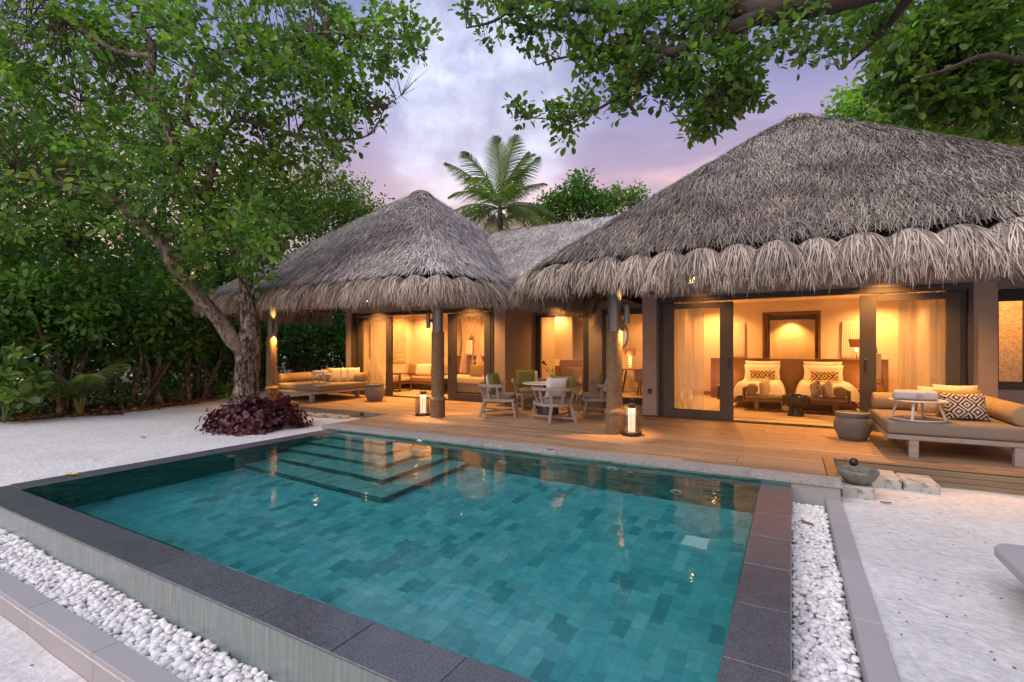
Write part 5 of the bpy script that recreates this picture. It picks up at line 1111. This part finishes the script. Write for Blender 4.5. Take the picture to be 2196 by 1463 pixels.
# the big leaning tree on the left
base = Vector((-11.12, 6.95, -.16))
def A(px, py, d, r): return (at(px, py, d), r)
lA = [[(base+Vector((0, 0, -.1)), .46), (base+Vector((0, 0, .12)), .36), A(527, 850, 11.5, .285), A(530, 800, 11.5, .262), A(533, 750, 11.5, .275), A(537, 700, 11.5, .20), A(527, 640, 11.4, .165), A(527, 580, 11.3, .15), A(500, 510, 11.2, .14), A(484, 470, 11.1, .13), A(443, 425, 11, .12), A(390, 390, 10.9, .115), A(380, 325, 10.8, .105), A(352, 250, 10.7, .10), A(320, 180, 10.6, .09), A(326, 100, 10.5, .075), A(262, 10, 10.4, .065), A(220, -60, 10.4, .05)],
      [A(538, 765, 11.45, .20), A(500, 730, 11.35, .185), A(465, 680, 11.2, .165), A(420, 630, 11.0, .15), A(370, 565, 10.8, .14), A(345, 520, 10.7, .125), A(300, 478, 10.6, .11), A(250, 432, 10.5, .10), A(180, 412, 10.5, .085), A(90, 385, 10.5, .07), A(-40, 380, 10.5, .05)],
      [A(381, 330, 10.8, .06), A(430, 300, 10.6, .06), A(400, 250, 10.5, .055), A(420, 140, 10.5, .05), A(470, 118, 10.4, .045), A(560, 100, 10.3, .04), A(700, 70, 10.6, .03), A(860, 85, 10.9, .018)],
      [A(443, 425, 11., .07), A(463, 340, 10.7, .065), A(500, 260, 10.6, .05), A(600, 280, 10.7, .04), A(700, 300, 11, .03), A(790, 290, 11.2, .02), A(825, 235, 11.3, .012), A(860, 205, 11.3, .005)],
      [A(326, 120, 10.5, .06), A(250, 110, 10.6, .055), A(180, 65, 10.8, .05), A(90, 5, 11, .04), A(20, -60, 11.2, .03)],
      [A(484, 470, 11.1, .06), A(560, 440, 10.8, .05), A(620, 400, 10.9, .03), A(690, 360, 11.1, .02)],
      [A(527, 590, 11.3, .05), A(560, 560, 10.9, .04), A(600, 530, 10.7, .025)]]
bA = [pb(60, 60, 11.5, 150, 95), pb(190, 110, 11, 150, 85), pb(330, 80, 10.3, 150, 90), pb(480, 70, 10, 150, 95), pb(620, 50, 10.6, 140, 90), pb(740, 60, 11, 105, 62), pb(850, 60, 11, 60, 24), pb(890, 100, 11, 30, 9), pb(815, 140, 11.1, 45, 14),
      pb(90, 250, 11, 160, 95), pb(250, 260, 11, 150, 75), pb(430, 230, 9.8, 120, 55), pb(590, 190, 10.4, 130, 70), pb(700, 180, 11, 105, 55), pb(780, 215, 11.1, 55, 22), pb(710, 285, 11, 65, 28), pb(610, 310, 10.6, 100, 52),
      pb(120, 400, 10.6, 140, 65), pb(290, 400, 10.4, 120, 60), pb(470, 380, 9.6, 110, 60), pb(590, 400, 9.8, 85, 46), pb(560, 490, 9.8, 70, 36), pb(470, 500, 9.7, 75, 34), pb(625, 470, 10, 50, 22), pb(40, 440, 10.2, 90, 36), pb(420, 580, 9.9, 50, 14), pb(540, 570, 10.2, 50, 16), pb(760, 120, 11, 80, 30)]
bA = [(c, q, max(4, int(n*.74))) for c, q, n in bA]
bA = [((Vector((0, 0, CAMZ))+(Vector(c)-Vector((0, 0, CAMZ)))*(1.10 if i % 3 else .97)), q*(1.08 if i % 3 else 1), n) for i, (c, q, n) in enumerate(bA)]
tree('broadleaf_tree', 'large leaning broadleaf tree with a forked mottled trunk beside the pool', base, lA, bA, 21, .26, .155, 'lf', bark='barkl', twf=.7, trunkm='bark')
mb = MB()                                                      # bare twigs at the right tip of the crown
for a in (A(825, 235, 11.3, 0), A(860, 205, 11.3, 0), A(790, 290, 11.2, 0)):
    for k in range(9):
        v = Vector((random.uniform(-.1, .7), random.uniform(-.3, .3), random.uniform(-.1, .8))); mb.tube([a[0]-base, a[0]-base+v*.5+Vector((0, 0, random.uniform(-.05, .1))), a[0]-base+v], [.008, .005, .002], 4, False)
tA = [o for o in col.objects if o.name.startswith('broadleaf_tree')][0]; obj('bare_twigs', mb, 'twig', tA, kind='stuff')
# the overhanging tree: trunk out of the picture on the right, limbs reaching over the eaves
bB = Vector((5.6, 5.0, -.2))
lB = [[(bB, .42), (bB+Vector((.1, .1, 1.6)), .34), (bB+Vector((-.1, .5, 3.6)), .30), (bB+Vector((-.9, 1.3, 5.2)), .26), A(2196, -130, 5.5, .22), A(1980, -60, 5.8, .17), A(1860, -18, 6, .15), A(1740, 12, 6.1, .14), A(1650, 28, 6.1, .145), A(1560, 16, 6.3, .10), A(1480, -5, 6.5, .085), A(1400, 16, 6.6, .07), A(1280, 22, 6.8, .055), A(1200, 12, 6.9, .05), A(1120, 5, 7, .04), A(1060, 45, 7.1, .02), A(1000, 60, 7.2, .01)],
      [A(1640, 30, 6.1, .10), A(1560, 66, 6.1, .085), A(1490, 98, 6.2, .07), A(1430, 112, 6.3, .055), A(1370, 85, 6.5, .04), A(1290, 110, 6.7, .025), A(1200, 125, 6.9, .015), A(1150, 140, 7, .008)],
      [A(1430, 112, 6.3, .04), A(1380, 150, 6.4, .03), A(1330, 200, 6.5, .022), A(1280, 235, 6.7, .016), A(1200, 255, 6.9, .010), A(1110, 250, 7, .005)],
      [A(1600, 50, 6.1, .04), A(1580, 140, 6.1, .03), A(1540, 220, 6.2, .02), A(1500, 280, 6.3, .008)],
      [A(1960, -20, 5.8, .07), A(1900, 60, 6.4, .04), A(1850, 110, 6.6, .02), A(1800, 150, 6.8, .008)],
      [(bB+Vector((-.1, .5, 3.6)), .2), A(2330, -40, 6.6, .14), A(2240, -60, 7.4, .10), A(2120, -60, 7.8, .08)],
      [(bB+Vector((-.1, .9, 3.4)), .16), A(2300, 150, 7.8, .06), A(2190, 130, 8, .05), A(2110, 120, 8, .04), A(2030, 150, 8, .03), A(1960, 170, 8, .015)]]
bBl = [pb(1080, 20, 7, 70, 28), pb(1160, 45, 7, 80, 42), pb(1250, 50, 6.9, 85, 55), pb(1340, 60, 6.6, 90, 60), pb(1430, 50, 6.5, 90, 58), pb(1520, 60, 6.2, 90, 55), pb(1270, 130, 6.8, 65, 34), pb(1350, 160, 6.6, 80, 54), pb(1440, 180, 6.5, 80, 54), pb(1520, 170, 6.2, 85, 62), pb(1610, 140, 6.1, 85, 52), pb(1700, 80, 6.1, 85, 36),
       pb(1550, 230, 6.3, 65, 44), pb(1490, 265, 6.3, 45, 24), pb(1600, 210, 6.2, 50, 26), pb(1330, 215, 6.6, 50, 26), pb(1250, 235, 6.8, 48, 24), pb(1190, 255, 7, 40, 17), pb(1120, 250, 7, 38, 11), pb(1215, 290, 7, 26, 9), pb(1510, 290, 6.3, 20, 7), pb(1000, 25, 7.2, 40, 9), pb(1060, 85, 7.2, 25, 5), pb(1180, 110, 7, 25, 5),
       pb(1790, 80, 6.5, 70, 26), pb(1860, 80, 6.6, 75, 30), pb(1690, 150, 6.3, 45, 16), pb(1880, 20, 6.6, 80, 34)]
tree('overhanging_tree', 'broadleaf tree whose thick limb crosses the top of the picture above the eaves', bB, lB, [(c+Vector((0, 0, .06)), max(.08, q-.13), max(3, int(n*.58))) for c, q, n in bBl if n != 16], 15, .17, .108, 'lfb', bark='barkd', twf=1., ratio=.31, twr=.009, twl=.8)
bC = Vector((9.5, 8.0, -.2))
lC = [[(bC, .3), (bC+Vector((-.2, .2, 3)), .24), A(2330, 330, 9.5, .2), A(2196, 215, 9.4, .14), A(2110, 190, 9.3, .10), A(2030, 205, 9.2, .06), A(1950, 215, 9.2, .03)], [A(2196, 215, 9.4, .1), A(2130, 100, 9.2, .08), A(2080, 10, 9, .06)], [A(2110, 190, 9.3, .06), A(2090, 240, 9.3, .04), A(2020, 275, 9.3, .02)]]
tree('dark_tree', 'dark-leaved tree filling the top right corner above the tall roof', bC, lC, [pb(1960, 60, 9, 90, 50), pb(2060, 50, 9, 110, 85), pb(2160, 60, 9, 110, 80), pb(1920, 150, 9.2, 55, 34), pb(2000, 150, 9.2, 90, 60), pb(2100, 150, 9.2, 100, 70), pb(2190, 180, 9.2, 90, 50), pb(1960, 200, 9.3, 55, 28), pb(2060, 225, 9.3, 60, 30), pb(2150, 250, 9.3, 60, 26)], 13, .25, .18, 'lf', bark='barkd', twf=.7, twr=.011)
def bgtree(name, label, x, y, ztop, blobs, leaf, size=.16, per=16, rad=.45, r=.14, group='trees beyond the villa', twf=.35, quad=True, ratio=.3, lean=0.):
    b = Vector((x, y, -.2)); top = Vector((x+lean, y, ztop*.8)); limbs = [[(b, r), (b.lerp(top, .35)+Vector((.1, 0, 0)), r*.8), (b.lerp(top, .7)-Vector((.12, 0, 0)), r*.55), (top, r*.25)]]
    for c, rr, n in blobs[:6]: m = b.lerp(top, .55); limbs.append([(m, r*.4), (m.lerp(Vector(c), .5)+Vector((0, 0, .1)), r*.25), (Vector(c), r*.1)])
    return tree(name, label, b, limbs, blobs, per, rad, size, leaf, bark='barkd', group=group, twf=twf, quad=quad, ratio=ratio, twr=.014)
bgtree('shade_tree', 'mid-green tree rising behind the left slope of the sitting room roof', -18.4, 14.9, 9.5, [pb(690, 400, 22, 70, 75), pb(650, 440, 22, 70, 75), pb(740, 430, 22.5, 55, 50), pb(620, 500, 22, 70, 60), pb(700, 480, 22, 60, 50)], 'lfg', .17, 24, .5)
bgtree('shade_tree', 'lower light-green tree peeping over the roof edge right of the mid-green one', -17.4, 18.0, 8.5, [pb(790, 450, 24, 32, 26), pb(750, 460, 24, 45, 34)], 'lfg', .17, 20, .45)
bgtree('garden_tree', 'rounded green tree seen between the palm and the tall roof', at(1240, 600, 29).x, at(1240, 600, 29).y, 9.5, [pb(1235, 425, 29, 48, 70), pb(1215, 450, 29, 45, 50), pb(1245, 395, 29, 25, 20), pb(1270, 450, 29, 40, 40), pb(1185, 455, 29, 35, 30)], 'lfd', .22, 24, .5)
bgtree('garden_tree', 'lighter bushy tree just left of the tall roof slope', at(1330, 600, 30).x, at(1330, 600, 30).y, 8.9, [pb(1320, 440, 30, 40, 50), pb(1350, 430, 30, 25, 22), pb(1290, 432, 30, 28, 24), pb(1365, 420, 30, 25, 20)], 'lfg', .22, 22, .5)
bgtree('garden_tree', 'small dark tree at the foot of the palm crown', at(1160, 600, 30).x, at(1160, 600, 30).y, 8.6, [pb(1165, 462, 30, 28, 34)], 'lfd', .22, 22, .45)
bgtree('sea_hibiscus_tree', 'bright green round-leaved tree behind the tall roof at upper right', at(2020, 600, 19).x, at(2020, 600, 19).y, 9.2, [pb(1820, 235, 18.5, 45, 38), pb(1880, 245, 18.5, 60, 60), pb(1960, 250, 18.5, 75, 90), pb(2050, 270, 18.5, 80, 95), pb(2140, 290, 18.5, 80, 90), pb(2190, 300, 18.5, 60, 50), pb(1900, 200, 18.5, 35, 20)], 'lfbright', .19, 20, .42, ratio=.42)
# dark wood on the left: tall trees, each its own, in front of a row of shrubs
TL = [(-17.6, 3.4, 8.6), (-17.9, 6.0, 9.2), (-18.6, 8.8, 9.6), (-19.9, 11.4, 9.6), (-21.2, 14.2, 9.8), (-19.6, 17.6, 9.0), (-23.5, 6.0, 11), (-24, 10.5, 11)]
LB = ['leftmost dark tree at the picture edge', 'dark tree behind the coconut seedling', 'dark tree behind the left limb of the big tree', 'dark tree beyond the fork of the big tree', 'dark tree beyond the trunk of the big tree', 'dark tree beyond the far daybed', 'tall tree deep in the wood at far left', 'tall tree deep in the wood behind the big crown']
for (x, y, h), lb in zip(TL, LB):
    bl = [((x+random.uniform(-1, 1), y+random.uniform(-1, 1), h*k), 1.75, 52) for k in (.30, .42, .54, .66, .78, .90)]
    bgtree('wood_tree', lb, x, y, h, bl, 'lfd', .17, 21, .55, .13, 'trees of the dark wood on the left', twf=.5)
HS = [(-15.9, 3.1), (-15.3, 4.9), (-15.1, 6.7), (-15.9, 8.4), (-16.9, 10.0), (-18.0, 11.8), (-18.4, 14.0), (-16.6, 15.9), (-14.2, 17.0), (-11.7, 17.7), (-9.3, 18.2)]
HL = ['shrub at the left picture edge', 'shrub just behind the coconut seedling', 'shrub right of the coconut seedling', 'shrub left of the big trunk', 'shrub behind the big trunk', 'shrub between the trunk and the first post', 'shrub seen left over the far daybed', 'shrub seen over the middle of the far daybed', 'shrub against the left end wall of the villa', 'shrub behind the sitting room', 'rearmost shrub behind the sitting room']
for i, ((x, y), lb) in enumerate(zip(HS, HL)):
    h = random.uniform(3.0, 4.0); b = Vector((x, y, -.15)); t = thing('hedge_shrub', 'leafy dark green '+lb, 'shrub', b, 0, 'shrubs along the edge of the sand')
    mb = MB()
    for k in range(10):
        a = random.uniform(0, 6.28); e = Vector((cos(a)*random.uniform(.3, 1.2), sin(a)*random.uniform(.3, 1.2), h*random.uniform(.5, .85))); s = Vector((random.uniform(-.5, .5), random.uniform(-.5, .5), 0)); mb.tube([s, s.lerp(e, .45)+Vector((random.uniform(-.15, .15),)*3), e], [random.uniform(.035, .085), random.uniform(.03, .06), .015], 6)
    obj('stems', mb, 'barkl', t)
    C = np.concatenate([ell(70, (random.uniform(-.4, .4), random.uniform(-.4, .4), h*q), (1.25, 1.25, .75), .2) for q in (.50, .66, .84)]+[ell(26, (-.9, 0, .9), (.7, 1.3, .8), .2), ell(9, (0, 0, .22), (1.2, 1.2, .2), .2)])
    B, D, LL = clusters(C, 21, .38, .16); obj('foliage', leafmesh('foliage', B, D, LL, LL*.3), 'lfd' if i % 3 else 'lf', t)
# far mass that closes the wood
C = np.concatenate([ell(230, (-27+1.0*k, 2+3.2*k, 3.2), (3, 3, 3.2), .1) for k in range(7)]+[ell(150, (-6+6*k, 27+.6*k, 2.2), (4, 2, 2.4), .1) for k in range(5)])
B, D, LL = clusters(C, 24, .7, .3); struct_far = obj('distant_wood', leafmesh('distant_wood', B, D, LL, LL*.32, quad=True), 'lfd', kind='stuff')
# coconut palm behind the roofs
def frond(L, droop, n=60, w=.42):
    V = []; P = []; mb = MB()
    for i in range(17): t = i/16; P.append(Vector((L*t*(1-.12*t), 0, L*.42*t-droop*L*t*t)))
    mb.tube(P, [.03*(1-.8*i/16) for i in range(17)], 5, False)
    for i in range(n):
        t = .14+.86*i/n; k = min(15, int(t*16)); p = P[k].lerp(P[k+1], t*16-k); l = w*L*.62*sin(pi*min(1, .18+.82*t))**.7+.06
        for sg in (-1, 1):
            d = Vector((.65, sg*.85, -.30-random.uniform(0, .35))).normalized(); q = p+d*l*.55+Vector((0, 0, .02)); e = p+d*l+Vector((0, 0, -.22*l)); wv = Vector((.012+.008*L/3, 0, 0))
            mb.add([p-wv, p+wv, q+wv*.8, e, q-wv*.8], [(0, 1, 2, 3, 4)])
    return mb
cp = at(1072, 448, 26); pt = thing('coconut_palm', 'coconut palm with spreading fronds behind the dip between the roofs', 'palm', (cp.x, cp.y, -.2)); zc = cp.z+.2
mb = MB(); limb_tube(mb, [(Vector((.5, 0, 0)), .2), (Vector((.2, 0, zc*.5)), .14), (Vector((0, 0, zc)), .13)], 10, .02); obj('trunk', mb, 'barkl', pt)
for k in range(30):
    L = random.uniform(3.5, 4.4); o = obj('frond', frond(L, random.uniform(.45, .75) if k < 19 else random.uniform(.22, .45)), 'palm', pt, loc=(0, 0, zc)); o.rotation_euler = (random.uniform(-.15, .15), R(random.uniform(-72, -52) if k > 25 else (random.uniform(-45, -28) if k > 18 else random.uniform(-15, 48))), 2*pi*k/9.3+random.uniform(-.15, .15))
# coconut seedling in the litter, left
sp = Vector((-14.35, 5.0, -.12)); pt = thing('coconut_seedling', 'young coconut palm with pale stalks standing in the leaf litter', 'palm', sp)
for k, (rz, tilt, L) in enumerate(((-.2, -48, 1.7), (.5, -62, 1.5), (1.6, -70, 1.4), (2.6, -52, 1.5), (3.6, -60, 1.3), (-1.0, -40, 1.5), (4.6, -55, 1.2))):
    fo = obj('frond', frond(L, .45, 26, .42), 'palm', pt, loc=(0, 0, .35), rot=(0, R(tilt+22), rz)); mb = MB(); v = Vector((cos(rz)*.12, sin(rz)*.12, .42)); mb.tube([(0, 0, -.05), v*.9], [.03, .022], 6); obj('stalk', mb, mat('pale_green_stalk_%d' % k, (.22, .22, .06), .6) if k == 0 else bpy.data.materials['pale_green_stalk_0'], pt)
sb = Vector((-13.9, 3.62, -.1)); t = thing('broadleaf_shrub', 'large glossy round-leaved shrub at the left picture edge', 'shrub', sb)
mb = MB()
for k in range(6): e = Vector((random.uniform(-.4, .5), random.uniform(-.4, .5), random.uniform(.7, 1.6))); mb.tube([(0, 0, 0), e*.5+Vector((.06, 0, 0)), e], [.02, .015, .007], 5)
obj('stems', mb, 'stem', t); C = ell(40, (0, .15, .95), (.65, .6, .65), .2); B, D, LL = clusters(C, 7, .14, .22); obj('foliage', leafmesh('foliage', B, D, LL, LL*.36), 'lfbright' if 0 else 'lfg', t)
# purple bush at the foot of the big tree
t = thing('purple_bush', 'low spreading purple-leaved bush in front of the big trunk', 'shrub', (-8.9, 5.75, -.16))
def dome(n, c, r): d = unit(rng.normal(size=(n, 3))); d[:, 2] = np.abs(d[:, 2]); return np.array(c)+d*np.array(r)*rng.uniform(.75, 1.05, (n, 1))
C = np.concatenate([dome(70, (.08, -.25, 0), (.52, .45, .56)), dome(60, (-.25, .12, 0), (.52, .5, .58)), dome(55, (.2, .45, 0), (.45, .45, .60)), dome(35, (-.6, .6, 0), (.42, .42, .42)), dome(25, (-.4, -.35, 0), (.4, .35, .42))])
B, D, LL = clusters(C, 15, .13, .105, .7); U = unit(B+np.array([0, 0, .25])+rng.normal(0, .35, B.shape)); D = unit(D-U*np.sum(D*U, 1, keepdims=True)*.8+np.array([0, 0, -.25])); obj('foliage', leafmesh('foliage', B, D, LL, LL*.40, up=U), 'coleus', t)
mb = MB()
for c in C[::4]: mb.tube([(c[0]*.4, c[1]*.4, 0), tuple(c)], .006, 4, False)
obj('stems', mb, 'twig', t)
# leaf litter along the wood, flecks on the sand, and single fallen leaves
pts = []
for i in range(1, 8):
    (x0, y0), (x1, y1) = edge[i], edge[i+1]; n = int(620*math.dist((x0, y0), (x1, y1))/3)
    for k in range(n): u = random.random(); w = -random.gauss(.0, .16) if random.random() < .25 else random.uniform(0, 2.4); dx, dy = x1-x0, y1-y0; q = math.hypot(dx, dy); pts.append((x0+dx*u-dy/q*w*1., y0+dy*u+dx/q*w*1.))
pts = np.array(pts); C = np.column_stack([pts, [z2(*p)+random.uniform(.0, .03) for p in pts]])
D = np.column_stack([rng.normal(size=(len(C), 2)), rng.normal(0, .12, len(C))]); L_ = rng.uniform(.06, .15, len(C)); me = leafmesh('leaf_litter', C, D, L_, L_*.3, up=unit(rng.normal(0, .3, (len(C), 3))+np.array([0, 0, 1]))); obj('leaf_litter', me, 'litter', kind='stuff')
C = []
while len(C) < 950:
    x, y = random.uniform(-14, -7.6), random.uniform(2, 8); 
    if len(C) > 650: x, y = random.uniform(.5, 3.4), random.uniform(1.5, 7.2)
    C.append((x, y, gz(x, y)+gnoise(x, y)+.003))
for _ in range(60): x, y = random.uniform(-4.6, -2.5), random.uniform(.3, 1.15); C.append((x, y, gz(x, y)+gnoise(x, y)+.003))
C = np.array(C); L_ = rng.uniform(.007, .032, len(C)); me = leafmesh('sand_flecks', C, np.column_stack([rng.normal(size=(len(C), 2)), np.zeros(len(C))]), L_, L_*.22, up=np.tile([[0, 0, 1.]], (len(C), 1)), quad=True); obj('sand_flecks', me, mat('brown_fleck', (.14, .09, .06), .9), kind='stuff')
M['yleaf'] = mat('yellow_fallen_leaf', (.55, .28, .04), .6, .2); M['bleaf'] = mat('brown_fallen_leaf', (.26, .13, .05), .7, .25)
def fleaf(x, y, z, rz, s, m, lb):
    mb = MB(); mb.grid(lambda u, v: (s*(u-.5), s*.36*(v-.5)*sin(pi*min(1, .08+u*.92))**.7, .018*s/.1*(abs(v-.5)*1.2+.6*(u-.5)**2)), 6, 4); obj('fallen_leaf', mb, m, loc=(x, y, z+.003), rot=(0, 0, rz), label=lb, cat='leaf', group='single fallen leaves')
p = at(125, 1017, 1.5/269*1056/1.0*.985)
fleaf(-7.22, 2.45, CZ+.01, .6, .14, 'yleaf', 'curled orange leaf on the left pool coping near the front corner'); fleaf(-7.18, 4.9, CZ+.01, 1.2, .11, 'yleaf', 'orange leaf on the left pool coping near the purple bush')
fleaf(-2.9, 6.2, .0, .3, .09, 'bleaf', 'small brown leaf on the stone edge of the deck above the water'); fleaf(.13, 5.35, -.235, 2.4, .13, 'bleaf', 'brown leaf lying on the white pebbles at the right'); fleaf(.22, 4.35, -.24, .7, .07, 'bleaf', 'small dark leaf on the middle of the right-hand pebble strip')
fleaf(-9.6, 4.2, gz(-9.6, 4.2)+.01, .3, .13, 'yleaf', 'yellow leaf on the sand left of the purple bush'); fleaf(.85, 6.3, -.19, .1, .1, 'bleaf', 'brown leaf on the sand by the mossy block')
